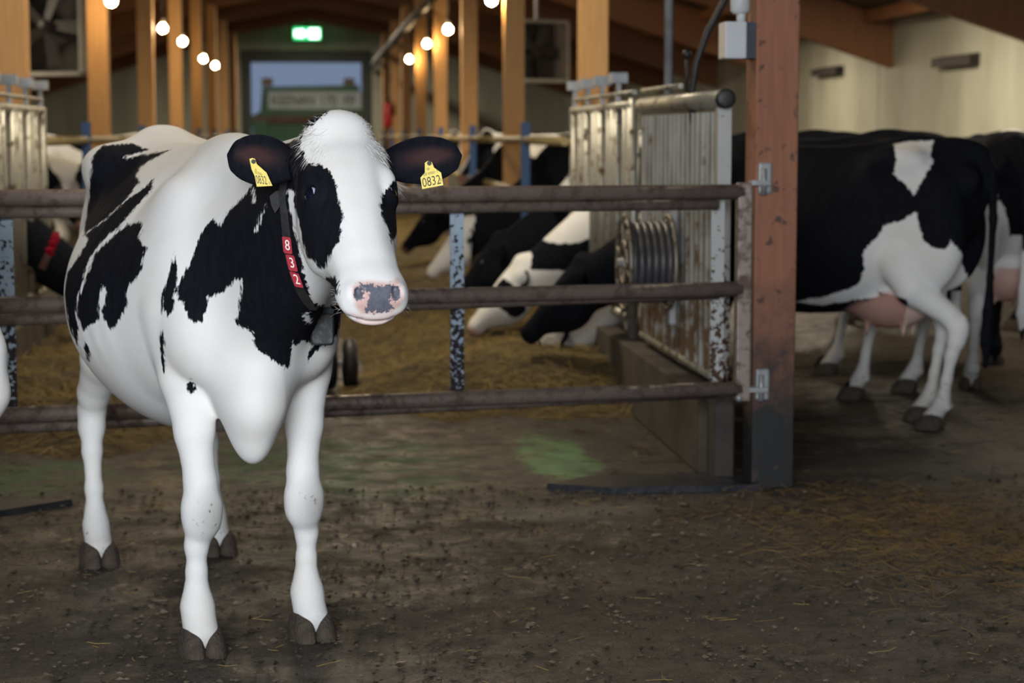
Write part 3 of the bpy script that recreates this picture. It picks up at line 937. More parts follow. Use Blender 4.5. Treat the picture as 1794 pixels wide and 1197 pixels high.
for i in pick:
    u, v = _u[i], _v[i]
    t = c_.hl * (u * 9 + RNG.normal() * 0.18) + c_.ha * (0.95 * (v - 0.01) * 14 + RNG.normal() * 0.2)
    t = t - nor[i] * (t @ nor[i]); t /= np.linalg.norm(t) + 1e-6
    edge = min(1, abs(u) / 0.10)
    rts.append(_V[i] - nor[i] * 0.003 + c_.hl * RNG.normal() * 0.003 + c_.ha * RNG.normal() * 0.003)
    drs.append(t + nor[i] * (0.10 + 0.30 * edge * RNG.random()))
    lns.append(0.014 + 0.014 * RNG.random() + 0.010 * edge)
    ids.append(1 if hero.coat[i] > 0 else 0)
fo = strands('forelock', rts, drs, lns, 0.0006, [HAIRW, HAIRB], ids)
fo['kind'] = 'stuff'
rts, drs, lns = [], [], []
for i in range(90):                       # pale fringe at the root of the ear at picture right
    p = c_.H(0.112 + RNG.random() * 0.025, 0.075 + RNG.random() * 0.025, -0.085)
    rts.append(p); drs.append(c_.hl * (0.5 + RNG.normal() * 0.25) + c_.ha * (0.9 + RNG.normal() * 0.2) + c_.hn * (0.35 + RNG.normal() * 0.2)); lns.append(0.03 + 0.03 * RNG.random())
ef = strands('ear_fringe', rts, drs, lns, 0.0006, [HAIRW], [0] * len(rts))
ef['kind'] = 'stuff'
rts, drs, lns = [], [], []
for i in range(46):
    sg = 1 if i % 3 else -1
    p = c_.H(sg * (0.070 + 0.008 * RNG.random()), 0.47 + 0.05 * RNG.random(), -0.04 - 0.05 * RNG.random())
    rts.append(p); drs.append(c_.hl * sg * 1.0 + c_.ha * RNG.normal() * 0.5 + c_.hn * RNG.normal() * 0.6); lns.append(0.025 + 0.02 * RNG.random())
wk = strands('whiskers', rts, drs, lns, 0.0003, [HAIRW], [0] * len(rts))
wk['kind'] = 'stuff'

# ------------------------------------------------------------------ the barn
WL, WR, YN, YF = -7.4, 7.25, -2.0, 57.0
def ground_material():
    m, nt, b = new_mat('wet_muddy_concrete')
    v = coords(nt)
    sep = N(nt, 'ShaderNodeSeparateXYZ'); L(nt, v, sep.inputs[0])
    X, Y = sep.outputs[0], sep.outputs[1]
    def ell(cx, cy, rx, ry, soft=0.5):
        a = math_(nt, 'DIVIDE', math_(nt, 'SUBTRACT', X, cx), rx); c = math_(nt, 'DIVIDE', math_(nt, 'SUBTRACT', Y, cy), ry)
        q = math_(nt, 'SQRT', math_(nt, 'ADD', math_(nt, 'MULTIPLY', a, a), math_(nt, 'MULTIPLY', c, c)))
        q = math_(nt, 'ADD', q, math_(nt, 'MULTIPLY', math_(nt, 'SUBTRACT', noise(nt, v, 3.2, 5, 0.6), 0.5), 1.3))
        return ramp(nt, q, [(1 - soft, 1.0), (1.0, 0.0)])
    n1 = noise(nt, v, 2.2, 8, 0.62, 0.6); n2 = noise(nt, v, 13, 8, 0.68); n3 = noise(nt, v, 55, 6, 0.75)
    mud = mix(nt, ramp(nt, math_(nt, 'ADD', math_(nt, 'MULTIPLY', n2, 0.45), math_(nt, 'MULTIPLY', n3, 0.55)), [(0.38, 0.0), (0.62, 1.0)]), (0.025, 0.017, 0.011), (0.120, 0.090, 0.056))
    conc = mix(nt, ramp(nt, n2, [(0.35, 0.0), (0.7, 1.0)]), (0.066, 0.054, 0.038), (0.145, 0.120, 0.086))
    bare = math_(nt, 'MAXIMUM', ell(0.1, 9.6, 2.2, 2.6), math_(nt, 'MULTIPLY', ramp(nt, n1, [(0.50, 0.0), (0.68, 1.0)]), 0.45))
    c = mix(nt, bare, mud, conc)
    c = mix(nt, ell(1.05, 7.75, 0.40, 0.30), c, (0.20, 0.175, 0.14))
    grn = math_(nt, 'MULTIPLY', math_(nt, 'MAXIMUM', ell(0.02, 9.15, 0.85, 0.85), math_(nt, 'MAXIMUM', ell(0.30, 8.5, 0.5, 0.4), ell(-1.25, 8.85, 0.5, 0.55))), ramp(nt, noise(nt, v, 5, 5), [(0.34, 0.0), (0.56, 0.85)]))
    c = mix(nt, grn, c, (0.045, 0.15, 0.045))
    line = math_(nt, 'MULTIPLY', ell(1.12, 9.15, 0.20, 0.85, 0.35), ramp(nt, noise(nt, v, 7, 5), [(0.34, 0.25), (0.6, 1.0)]))
    c = mix(nt, line, c, (0.25, 0.50, 0.20))
    n4 = noise(nt, v, 105, 3, 0.7)
    fleck = ramp(nt, n4, [(0.57, 0.0), (0.66, 1.0)])
    c = mix(nt, ramp(nt, n4, [(0.34, 0.75), (0.46, 0.0)]), c, (0.008, 0.006, 0.005))
    c = mix(nt, math_(nt, 'MULTIPLY', fleck, 0.55), c, (0.20, 0.16, 0.10))
    L(nt, c, b.inputs['Base Color'])
    L(nt, ramp(nt, noise(nt, v, 5.5, 6, 0.6), [(0.36, 0.22), (0.62, 0.75)]), b.inputs['Roughness'])
    h = math_(nt, 'ADD', math_(nt, 'ADD', math_(nt, 'MULTIPLY', n1, 1.2), n2), math_(nt, 'MULTIPLY', math_(nt, 'ADD', n3, n4), 0.8))
    bump(nt, b, h, 1.0, 0.030)
    return m
GROUND = ground_material()
def wood(name, c1, c2, dirty=0.0):
    m, nt, b = new_mat(name)
    v = coords(nt, (1, 1, 0.06)); vo = coords(nt)
    g = noise(nt, v, 26, 6, 0.6, 1.5)
    c = mix(nt, ramp(nt, g, [(0.3, 0.0), (0.7, 1.0)]), c1, c2)
    kn = ramp(nt, noise(nt, coords(nt, (1, 1, 0.7)), 14, 3), [(0.70, 0.0), (0.76, 1.0)])
    c = mix(nt, math_(nt, 'MULTIPLY', kn, 0.7), c, tuple(x * 0.3 for x in c1))
    if dirty:
        sep = N(nt, 'ShaderNodeSeparateXYZ'); L(nt, vo, sep.inputs[0])
        zz = math_(nt, 'ADD', sep.outputs[2], math_(nt, 'MULTIPLY', math_(nt, 'SUBTRACT', noise(nt, vo, 5, 6, 0.65), 0.5), 1.3))
        c = mix(nt, ramp(nt, zz, [(0.30, 1.0), (1.15, 0.0)]), c, (0.011, 0.011, 0.012))
        sp = ramp(nt, noise(nt, vo, 17, 4), [(0.61, 0.0), (0.67, 0.85)])
        c = mix(nt, sp, c, (0.045, 0.028, 0.022))
    L(nt, c, b.inputs['Base Color'])
    b.inputs['Roughness'].default_value = 0.65
    bump(nt, b, g, 0.15, 0.004)
    return m
WOOD = wood('glulam_wood', (0.52, 0.265, 0.088), (0.64, 0.36, 0.14))
WOODR = wood('reddish_glulam', (0.25, 0.095, 0.048), (0.33, 0.135, 0.070), 1.0)
RAFT = wood('rafter_wood', (0.20, 0.080, 0.030), (0.27, 0.115, 0.045))
CEIL = plain('ceiling_boards', (0.090, 0.058, 0.036), 0.8, 0, (0.060, 0.038, 0.024), 3, 0.1)
WALLW = plain('cream_wall_panel', (0.43, 0.43, 0.36), 0.7, 0, (0.31, 0.305, 0.24), 1.2, 0.05, stretch=(1, 1, 0.35))
WALLD = plain('dark_lower_wall', (0.045, 0.040, 0.034), 0.85, 0, (0.025, 0.022, 0.020), 2, 0.2)
MUDM = plain('dried_mud', (0.040, 0.030, 0.020), 0.8, 0, (0.065, 0.050, 0.034), 8, 0.5)
STEEL = plain('galvanised_steel', (0.40, 0.42, 0.44), 0.45, 0.3, (0.26, 0.26, 0.26), 7, 0.15)
CONC = plain('dirty_concrete', (0.075, 0.058, 0.042), 0.85, 0, (0.040, 0.030, 0.022), 4, 0.5)
BLACKM = plain('black_rubber', (0.012, 0.012, 0.014), 0.5, 0, (0.022, 0.021, 0.022), 12, 0.2)
def rusty(name, base, rust, scale=40, lo=0.50, hi=0.56, rough=0.5, metal=0.3, zlo=None, zhi=None):
    m, nt, b = new_mat(name)
    v = coords(nt)
    n = noise(nt, v, scale, 4, 0.6)
    if zlo is not None:
        sep = N(nt, 'ShaderNodeSeparateXYZ'); L(nt, v, sep.inputs[0])
        mr = N(nt, 'ShaderNodeMapRange', in_1=zlo, in_2=zhi, in_3=0.14, in_4=-0.10); L(nt, sep.outputs[2], mr.inputs[0])
        n = math_(nt, 'ADD', n, mr.outputs[0])
    f = ramp(nt, n, [(lo, 0.0), (hi, 1.0)])
    L(nt, mix(nt, f, mix(nt, noise(nt, v, 5, 3), base, tuple(x * 0.75 for x in base)), rust), b.inputs['Base Color'])
    L(nt, ramp(nt, f, [(0, rough), (1, 0.85)]), b.inputs['Roughness'])
    b.inputs['Metallic'].default_value = metal
    bump(nt, b, f, 0.2, 0.003)
    return m

def slab(name, lo, hi, mat):
    return tag(MB().box(lo, hi).build(name, mat), kind='structure')
slab('floor', (WL - 0.3, YN - 4, -0.2), (WR + 0.3, 90, 0), GROUND)
def roof_z(x, low=True):
    p = [(0, 4.40), (2.07, 4.02), (7.5, 2.25)] if low else [(0, 5.05), (2.07, 4.60), (7.5, 2.85)]
    ax = abs(x)
    for (a, za), (b, zb) in zip(p[:-1], p[1:]):
        if ax <= b: return za + (zb - za) * (ax - a) / (b - a)
    return p[-1][1]
mb = MB()
xs = [WL - 0.1, -2.07, 0, 2.07, WR + 0.1]
for a, b in zip(xs[:-1], xs[1:]):
    mb._add([(a, YN, roof_z(a, False)), (b, YN, roof_z(b, False)), (b, YF + 0.2, roof_z(b, False)), (a, YF + 0.2, roof_z(a, False)),
             (a, YN, roof_z(a, False) + 0.12), (b, YN, roof_z(b, False) + 0.12), (b, YF + 0.2, roof_z(b, False) + 0.12), (a, YF + 0.2, roof_z(a, False) + 0.12)],
            [(0, 1, 2, 3), (7, 6, 5, 4), (0, 4, 5, 1), (2, 6, 7, 3)])
tag(mb.build('ceiling', CEIL), kind='structure')
for nm, x0, x1, xi in (('left', WL - 0.15, WL, WL), ('right', WR, WR + 0.15, WR)):
    mb = MB()
    mb.box((x0, YN, 0), (x1, YF, 1.45), 1)
    y = YN
    while y < YF - 0.1:                       # wall panels with a joint every bay
        mb.box((x0, y + 0.02, 1.45), (x1, min(y + 5.45, YF) - 0.02, 3.0), 0)
        mb.box((x0 + 0.02, y - 0.02, 1.45), (x1 - 0.02, y + 0.02, 3.0), 1)
        y += 5.45
    tag(mb.build('wall_' + nm, [WALLW, WALLD]), kind='structure')
mb = MB()                                     # gable wall at the far end, with the wide doorway
DX0, DX1, DZ = -1.66, 1.43, 3.52
mb.box((WL, YF, 0), (DX0, YF + 0.2, 2.7)).box((DX1, YF, 0), (WR, YF + 0.2, 2.7)).box((DX0, YF, DZ), (DX1, YF + 0.2, 5.0))
for sgn_, d0 in ((-1, DX0), (1, DX1)):
    w_ = WL if sgn_ < 0 else WR
    mb.prism([(d0, 2.7), (w_, 2.7), (w_, roof_z(w_, False)), (sgn_ * 2.07, 4.6), (d0, 4.6)], lambda a, b, h: (a, h, b), YF, YF + 0.2)
tag(mb.build('wall_back', WALLW), kind='structure')
DOORM = plain('dark_door_track', (0.014, 0.020, 0.017), 0.6, 0, (0.024, 0.030, 0.025), 4, 0.1)
mb = MB()
mb.box((DX0 - 0.22, YF - 0.14, 0), (DX0, YF - 0.01, 3.72)).box((DX1, YF - 0.14, 0), (DX1 + 0.24, YF - 0.01, 3.72)).box((DX0 - 0.22, YF - 0.20, DZ), (DX1 + 0.24, YF - 0.01, 3.86))
tag(mb.build('trim_1', DOORM), kind='structure')

POSTY = [8.35 + 5.45 * i for i in range(9)]
for i, y in enumerate(POSTY):
    for side, x in (('left', -1.98), ('right', 1.94)):
        if side == 'left' and i == 0: yy = 8.35
        near = (i == 0 and side == 'right')
        h = roof_z(x) + 0.06
        w = 0.095 if not near else 0.091
        o = MB().box((-w, -0.1, 0), (w, 0.1, h), 0, 0.006).build('timber_post', WOODR if near else WOOD, None, (x, y, 0))
        if near:
            lab = 'reddish brown timber post holding the gate hinges, base black with mud'
        elif i == 0:
            lab = 'timber post at the hidden left end of the gate'
        else:
            nth = ['nearest', 'second', 'third', 'fourth', 'fifth', 'sixth', 'seventh', 'eighth'][i - 1]
            lab = '%s orange timber post of the %s row along the feed alley' % (nth, side)
        tag(o, lab, 'post', 'timber posts along the feed alley')
    mb = MB()                                  # rafter pair over this bay
    for s_ in (-1, 1):
        pl = [0, s_ * 2.07, s_ * 7.45]
        for a, b in zip(pl[:-1], pl[1:]):
            mb.prism([(a, roof_z(a)), (b, roof_z(b)), (b, roof_z(b, False) - 0.01), (a, roof_z(a, False) - 0.01)], lambda p, q, hh: (p, hh, q), y - 0.09, y + 0.09)
    tag(mb.build('trim_%d' % (i + 2), RAFT), kind='structure')
mb = MB()
for y in (POSTY[0] + 2.7,): pass
for k in range(7):                             # purlins under the roof boards
    for s_ in (-1, 1):
        x = s_ * (0.9 + k * 1.0)
        if abs(x) < 7.2: mb.box((x - 0.05, YN, roof_z(x, False) - 0.16), (x + 0.05, YF, roof_z(x, False) - 0.01))
tag(mb.build('trim_11', RAFT), kind='structure')

# kerbs of the feed alley
for nm, x0, x1, y0 in (('left', -1.88, -1.74, 8.6), ('right', 1.69, 1.84, 8.62)):
    o = MB().box((x0, y0, 0), (x1, 52, 0.36), 0, 0.012).build('feed_kerb', CONC)
    tag(o, 'low concrete kerb under the feed fence on the %s of the alley' % nm, 'kerb')

# lamps hanging along the alley
BULB = plain('lit_bulb', (1, 0.9, 0.7), 0.4, 0, None, 4, 0, emit=(1.0, 0.70, 0.34), emit_s=190)
SHADE = plain('lamp_socket', (0.30, 0.28, 0.25), 0.5, 0.3, None, 8, 0)
def lamp(px, py, X, label, r=0.052):
    y = FPX * X / (px - 545)
    p = at(px, py, y)
    t = empty('hanging_lamp', (p.x, p.y, p.z), 0, label, 'lamp', 'lit lamps along the feed alley')
    MB().lathe([(0.001, -r), (r*0.5, -r*0.86), (r*0.87, -r*0.5), (r, 0), (r*0.87, r*0.5), (r*0.55, r*0.85), (r*0.4, r*1.1)], n=14).build('bulb', BULB, t)
    MB().lathe([(r*0.42, r*1.05), (r*0.55, r*1.3), (r*0.55, r*1.9), (r*0.3, r*2.3), (0.006, r*2.4)], n=12).build('socket', SHADE, t)
    MB().tube([(0, 0, r*2.3), (0, 0, max(0.05, roof_z(p.x, False) - p.z - 0.02))], 0.008, n=6).build('cable', BLACKM, t)
for k, (px, py) in enumerate([(195, 2), (285, 50), (320, 73), (356, 103), (377, 115)]):
    lamp(px, py, -1.86, '%s warm bulb hanging in the left row of lamps' % ['nearest', 'second', 'third', 'fourth', 'farthest'][k])
for k, (px, py) in enumerate([(861, 0), (785, 52), (748, 77), (717, 104)]):
    lamp(px, py, 1.74, '%s warm bulb hanging in the right row of lamps' % ['nearest', 'second', 'third', 'farthest'][k])

# emergency exit lamp under the far gable
EXITM = plain('lit_exit_panel', (0.1, 0.9, 0.4), 0.4, 0, None, 4, 0, emit=(0.02, 1.0, 0.25), emit_s=1.3)
EXITW = plain('lit_exit_symbol', (1, 1, 1), 0.4, 0, None, 4, 0, emit=(0.75, 1.0, 0.88), emit_s=4.5)
p = at(538, 59, 55.5)
t = empty('exit_sign', (p.x, p.y, p.z), 0, 'glowing green exit sign high above the far doorway', 'exit sign')
MB().box((-0.37, -0.05, -0.16), (0.37, 0.05, 0.16), 0, 0.02).build('lit_panel', EXITM, t)
F_ = lambda a, b, h: (a, h, b)
MB().prism([(0.05, -0.13), (0.33, -0.13), (0.33, 0.13), (0.05, 0.13)], F_, -0.060, -0.050).build('doorway_symbol', EXITW, t)
MB().prism([(-0.34, -0.09), (-0.16, -0.09), (-0.16, -0.13), (0.02, 0), (-0.16, 0.13), (-0.16, 0.09), (-0.34, 0.09)], F_, -0.060, -0.050).build('arrow_symbol', EXITW, t)
MB().box((-0.03, -0.03, 0.16), (0.03, 0.03, 0.75)).build('bracket', DOORM, t)

# black pipe running down the alley by the right row of posts
mb = MB().tube([(1.66, 8.0, 3.36), (1.66, 56.5, 3.36)], 0.075, n=14)
for y in POSTY: mb.box((1.62, y - 0.03, 3.30), (1.86, y + 0.03, 3.34))
tag(mb.build('overhead_pipe', BLACKM), 'black pipe running high along the right row of timber posts', 'pipe')

# recirculation fans
FANF = plain('fan_frame', (0.50, 0.47, 0.40), 0.5, 0.2, None, 6, 0.05)
FAND = plain('fan_blade', (0.035, 0.026, 0.020), 0.6, 0, None, 6, 0.05)
def fan(X, Y, zc, size, label, rz=0.0):
    t = empty('ventilation_fan', (X, Y, zc), rz, label, 'fan')
    s_, d = size / 2, 0.17
    mb = MB()
    for a, b in (((-s_, -d, s_ - 0.04), (s_, d, s_)), ((-s_, -d, -s_), (s_, d, -s_ + 0.04)), ((-s_, -d, -s_), (-s_ + 0.04, d, s_)), ((s_ - 0.04, -d, -s_), (s_, d, s_))):
        mb.box(a, b)
    mb.build('housing', FANF, t)
    MB().box((-s_ + 0.04, d - 0.03, -s_ + 0.04), (s_ - 0.04, d - 0.01, s_ - 0.04)).build('back_guard', FAND, t)
    for k in range(5):
        a = 2 * math.pi * k / 5
        mb = MB()
        mb.prism([(0.03, -0.03), (s_ * 0.82, -0.10), (s_ * 0.86, 0.05), (0.03, 0.05)], lambda p, q, h: (p * math.cos(a) - q * math.sin(a), h + q * 0.25, p * math.sin(a) + q * math.cos(a)), -0.004, 0.004)
        mb.build('blade', FAND, t)
    MB().lathe([(0.001, -0.05), (0.06, -0.045), (0.06, 0.10), (0.001, 0.105)], axis='Y', n=16).build('motor', FAND, t)
    MB().box((-0.02, -0.02, s_), (0.02, 0.02, roof_z(X) - zc + 0.55)).build('hanger', STEEL, t)
p = at(940, 90, 26.0); fan(p.x, p.y, p.z, 0.80, 'square fan in a pale frame hanging beyond the right row of posts', R(24))
p = at(80, 45, 20.5); fan(p.x, p.y, p.z, 1.0, 'square fan in a pale frame hanging beyond the left row of posts', R(-24))

# ventilation hoods on the right-hand wall
VENT = plain('dark_vent_hood', (0.028, 0.020, 0.019), 0.6, 0.0, None, 5, 0.1)
for k, (px, py, y) in enumerate([(1680, 105, 22.0), (1451, 124, 27.6)]):
    zc = at(px, py, y).z
    o = MB().prism([(WR, zc - 0.06), (WR - 0.12, zc - 0.07), (WR - 0.12, zc + 0.03), (WR, zc + 0.06)], lambda a, b, h: (a, h, b), y - 0.68, y + 0.68)
    tag(o.build('vent_hood', VENT), ['dark vent hood on the cream wall, the one nearer to us', 'dark vent hood on the cream wall just beyond the reddish post'][k], 'vent')

# far end: green feed mixer wagon parked outside the doorway
GREEN = plain('green_paint', (0.012, 0.085, 0.035), 0.45, 0, (0.02, 0.11, 0.045), 3, 0.05)
SIGNW = plain('pale_sign', (0.58, 0.63, 0.58), 0.5, 0, (0.50, 0.55, 0.51), 3, 0)
SIGNG = plain('green_lettering', (0.01, 0.09, 0.045), 0.5, 0, None, 3, 0)
RUSTB = plain('rusty_brown', (0.16, 0.08, 0.05), 0.7, 0, (0.10, 0.05, 0.03), 3, 0.2)
BRICK = plain('tan_load', (0.36, 0.24, 0.12), 0.8, 0, (0.25, 0.17, 0.09), 3, 0.2)
Y0 = 59.0
t = empty('feed_mixer_wagon', (0, Y0, 0), 0, 'green feed mixer wagon with a pale lettered board parked in the far doorway', 'wagon')
def wz(py): return 1.5 + (236 - py) * Y0 / FPX
def wx(px): return (px - 545) * Y0 / FPX
mb = MB()
mb.prism([(wx(440), wz(205)), (wx(458), wz(196)), (wx(462), wz(154)), (wx(628), wz(150)), (wx(636), wz(196)), (wx(650), wz(204)), (wx(640), wz(250)), (wx(450), wz(250))], lambda a, b, h: (a, h, b), 0, 4.2)
mb.build('tub', GREEN, t)
MB().box((wx(472), -0.06, wz(192)), (wx(634), -0.002, wz(162))).build('name_board', SIGNW, t)
for txt, px, wpx in (('KEENAN', 515, 60), ('170', 575, 26), ('FP', 612, 22)):
    V, F = text_geo(txt, 0.42, 0.004)
    mb = MB()
    mb._add([(v.x * 0.78 + wx(px), -0.066, v.y + wz(178)) for v in V], F)
    mb.build('lettering', SIGNG, t)['label'] = 'green letters ' + txt
MB().box((wx(436), -0.12, wz(216)), (wx(640), 0.0, wz(204))).build('bumper_beam', RUSTB, t)
for x in (-1.25, 1.05):
    MB().lathe([(0.2, -0.16), (0.45, -0.15), (0.5, -0.08), (0.5, 0.08), (0.45, 0.15), (0.2, 0.16)], (x, 1.2, 0.5), 'X', n=24).build('wheel', BLACKM, t)
for x in (wx(470), wx(612)):
    MB().box((x - 0.16, 0.3, wz(152)), (x + 0.16, 0.6, wz(138)), 0, 0.03).build('load_ring', BRICK, t)
MB().box((wx(445), -0.5, wz(262)), (wx(470), -0.1, wz(212))).build('drawbar_jack', GREEN, t)
# little things on the far right posts
RED = plain('red_paint', (0.55, 0.03, 0.03), 0.4, 0, None, 6, 0)
t = empty('fire_extinguisher', (1.76, 46.4, 1.95), 0, 'red fire extinguisher on the far right post row', 'fire extinguisher')
MB().lathe([(0.02, -0.28), (0.10, -0.27), (0.11, -0.2), (0.11, 0.18), (0.07, 0.26), (0.03, 0.30)], n=18).build('cylinder_body', RED, t)
MB().lathe([(0.03, 0.29), (0.035, 0.36), (0.02, 0.40)], n=12).box((-0.03, -0.10, 0.36), (0.03, 0.03, 0.40)).build('valve', BLACKM, t)
MB().tube([(0.03, -0.05, 0.36), (0.13, -0.08, 0.25), (0.14, -0.06, 0.0)], 0.02, n=8).build('hose', BLACKM, t)

# ------------------------------------------------------------------ the gate
PIPE = rusty('brown_gate_pipe', (0.34, 0.275, 0.24), (0.15, 0.108, 0.09), 18, 0.45, 0.62, 0.42, 0.45)
GALVR = rusty('spotted_galvanised', (0.32, 0.40, 0.48), (0.035, 0.028, 0.030), 48, 0.50, 0.54, 0.5, 0.35, 0.3, 1.25)
GALVW = rusty('chipped_white_steel', (0.42, 0.43, 0.42), (0.075, 0.040, 0.024), 40, 0.54, 0.58, 0.5, 0.3, 0.3, 1.25)
def gy(x): return 8.24 - (1.84 - x) * 0.175
gate = empty('barn_gate', (1.82, gy(1.82), 0), 0, 'brown tubular steel gate closing the feed alley behind the standing cow', 'gate')
def G(x, z_, dy=0.0): return (x - 1.82, gy(x) - gy(1.82) + dy, z_)
XL = -1.62
for zz in (1.262, 0.855, 0.434):
    MB().tube([G(XL, zz), G(0.1, zz), G(1.79, zz)], 0.032, n=14).build('rail', PIPE, gate)
for z0, z1 in ((1.205, 1.210), (0.79, 0.835), (0.375, 0.415)):
    MB().tube([G(XL, z0, 0.035), G(1.69, z1, 0.035)], 0.024, n=12).build('sliding_rail', PIPE, gate)
MB().box((-0.032 - 0.02, -0.032, 0.38), (0.032 - 0.02, 0.032, 1.30), 0, 0.008).build('end_stile', PIPE, gate)
for x, m in ((0.585, GALVR), (1.70, GALVW), (-1.165, GALVR)):
    p = G(x, 0, 0.075)
    o = MB().box((p[0] - 0.028, p[1] - 0.006, 0.40), (p[0] + 0.028, p[1] + 0.006, 1.24)).build('upright_bar', m, gate)
    o['label'] = 'spotted galvanised flat bar' if m is GALVR else 'chipped white flat bar'
for zz in (1.30, 0.43):
    mb = MB()
    mb.box((0.005, -0.035, zz - 0.010), (0.085, 0.03, zz + 0.010)).box((0.040, -0.012 + 0.012, zz - 0.05), (0.10, 0.026, zz + 0.085), 0, 0.01)
    mb.lathe([(0.012, -0.05), (0.012, 0.06)], (0.06, -0.012, zz), 'Z', n=12)
    o = mb.build('hinge', STEEL, gate)
MB().lathe([(0.012, -0.02), (0.012, 0.02)], (1.775 - 1.82, -0.05, 0.40), 'Y', n=10).build('bolt', STEEL, gate)
# steel threshold strips let into the floor below the gate
for x0, x1, y, lab in ((0.98, 1.88, 8.36, 'dark steel threshold strip at the foot of the reddish post'), (-1.75, -0.98, 8.02, 'dark threshold strip on the floor below the left of the gate')):
    o = MB().prism([(x0, y - 0.05), (x0 + 0.25, y - 0.17), (x1, y - 0.16), (x1, y + 0.16), (x0 + 0.2, y + 0.12)] if x0 > 0 else [(x0, y - 0.18), (x1 - 0.3, y - 0.14), (x1, y + 0.12), (x0, y + 0.16)], lambda a, b, h: (a, b, h), 0.0, 0.028).build('floor_threshold', plain('dark_wet_steel', (0.026, 0.028, 0.036), 0.3, 0.3, (0.05, 0.05, 0.055), 8, 0.3))
    tag(o, lab, 'threshold')
o = MB().box((1.725, 8.42, 0), (1.81, 8.60, 0.375), 0, 0.01).build('kerb_end_block', plain('dark_timber_block', (0.050, 0.038, 0.032), 0.8, 0, (0.030, 0.024, 0.022), 9, 0.4))
tag(o, 'short upright block ending the kerb beside the reddish post', 'block')

# ------------------------------------------------------------------ feed fences
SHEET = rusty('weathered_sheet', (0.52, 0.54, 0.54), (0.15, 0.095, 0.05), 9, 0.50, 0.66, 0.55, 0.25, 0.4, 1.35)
TUBEM = rusty('dull_galvanised', (0.40, 0.39, 0.34), (0.12, 0.085, 0.05), 12, 0.54, 0.66, 0.45, 0.6)
FX = 1.79
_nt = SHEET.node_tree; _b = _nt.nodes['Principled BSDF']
_sep = N(_nt, 'ShaderNodeSeparateXYZ'); L(_nt, coords(_nt), _sep.inputs[0])       # rib shade painted in brown, from the grooves almost to the ridges
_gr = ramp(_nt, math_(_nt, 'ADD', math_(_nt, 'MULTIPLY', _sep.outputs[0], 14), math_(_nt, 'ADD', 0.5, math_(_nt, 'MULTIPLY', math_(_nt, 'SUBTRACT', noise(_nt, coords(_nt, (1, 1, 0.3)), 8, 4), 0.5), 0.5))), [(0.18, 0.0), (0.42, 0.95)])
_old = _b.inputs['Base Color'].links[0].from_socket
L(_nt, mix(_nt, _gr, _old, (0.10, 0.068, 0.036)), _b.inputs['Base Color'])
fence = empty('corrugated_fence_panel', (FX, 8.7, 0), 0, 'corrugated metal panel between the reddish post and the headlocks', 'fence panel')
mb = MB()
n = 140; y0, y1 = 0.0, 2.0
V = []
for i in range(n + 1):
    y = y0 + (y1 - y0) * i / n
    x = 0.028 * math.cos(2 * math.pi * y / 0.118)
    zb = 0.44 + 0.0 * y
    V += [(x, y, zb), (x, y, 1.60), (x + 0.003, y, zb), (x + 0.003, y, 1.60)]
for qs, sm in (((0, 4, 5, 1), True), ((2, 3, 7, 6), True), ((0, 2, 6, 4), False), ((1, 5, 7, 3), False)):
    mb._add(V, [tuple(i * 4 + k for k in qs) for i in range(n)], 0, sm)
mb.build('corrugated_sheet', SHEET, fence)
MB().tube([(-0.01, -0.14, 1.655), (-0.01, 2.02, 1.655)], 0.042, n=16).build('top_tube', TUBEM, fence)
MB().lathe([(0.03, -0.175), (0.043, -0.17), (0.043, -0.13), (0.03, -0.125)], (-0.01, 0, 1.655), 'Y', n=16).build('tube_cap', BLACKM, fence)
MB().tube([(-0.01, 0.9, 1.735), (-0.01, 2.02, 1.735)], 0.014, n=10).build('locking_rod', TUBEM, fence)
MB().tube([(-0.005, -0.10, 0.42), (-0.005, 2.0, 0.42)], 0.022, n=10).build('bottom_tube', TUBEM, fence)
MB().box((-0.03, -0.10, 0.40), (0.03, -0.04, 1.62)).build('end_post', GALVW, fence)
mb = MB().tube([(-0.01, 0.75, 1.70), (-0.01, 0.75, 1.86)], 0.008, n=8).lathe([(0.001, -0.024), (0.018, -0.016), (0.024, 0), (0.018, 0.016), (0.001, 0.024)], (-0.01, 0.75, 1.88), 'Z', n=12)
mb.build('locking_lever', BLACKM, fence)

def headlocks(X, y0, y1, label, stalls):
    t = empty('headlock_fence', (X, y0, 0), 0, label, 'feed fence', 'headlock feed fences')
    Ln = y1 - y0
    MB().tube([(0, 0, 1.66), (0, Ln, 1.66)], 0.030, n=12).build('top_rail', TUBEM, t)
    MB().tube([(0, 0, 1.735), (0, Ln, 1.735)], 0.014, n=8).build('locking_rod', TUBEM, t)
    MB().tube([(0, 0, 0.46), (0, Ln, 0.46)], 0.028, n=12).build('bottom_rail', TUBEM, t)
    st = Ln / stalls
    for k in range(stalls):
        a = k * st
        if k == 0:
            MB().tube([(0, 0.02, 0.36), (0, 0.02, 1.70)], 0.032, n=10).build('fence_post', TUBEM, t)
        MB().tube([(0, a + st * 0.14, 0.46), (0, a + st * 0.14, 1.66)], 0.034, n=10).build('upright_tube', TUBEM, t)
        MB().tube([(0, a + st * 0.44, 0.46), (0, a + st * 0.46, 1.0), (0, a + st * 0.40, 1.66)], 0.030, n=10).build('swing_tube', TUBEM, t)
        MB().tube([(0, a + st * 0.93, 0.46), (0, a + st * 0.93, 1.66)], 0.034, n=10).build('upright_tube', TUBEM, t)
        mb = MB().box((-0.012, a + st * 0.93 - 0.03, 1.60), (0.012, a + st * 0.93 + 0.03, 1.84)).box((-0.05, a + st * 0.93 - 0.045, 1.80), (0.05, a + st * 0.93 + 0.045, 1.86))
        mb.build('lock_bracket', STEEL, t)
    return t
headlocks(FX, 11.05, 13.65, 'headlock fence with galvanised uprights beyond the corrugated panel', 4)
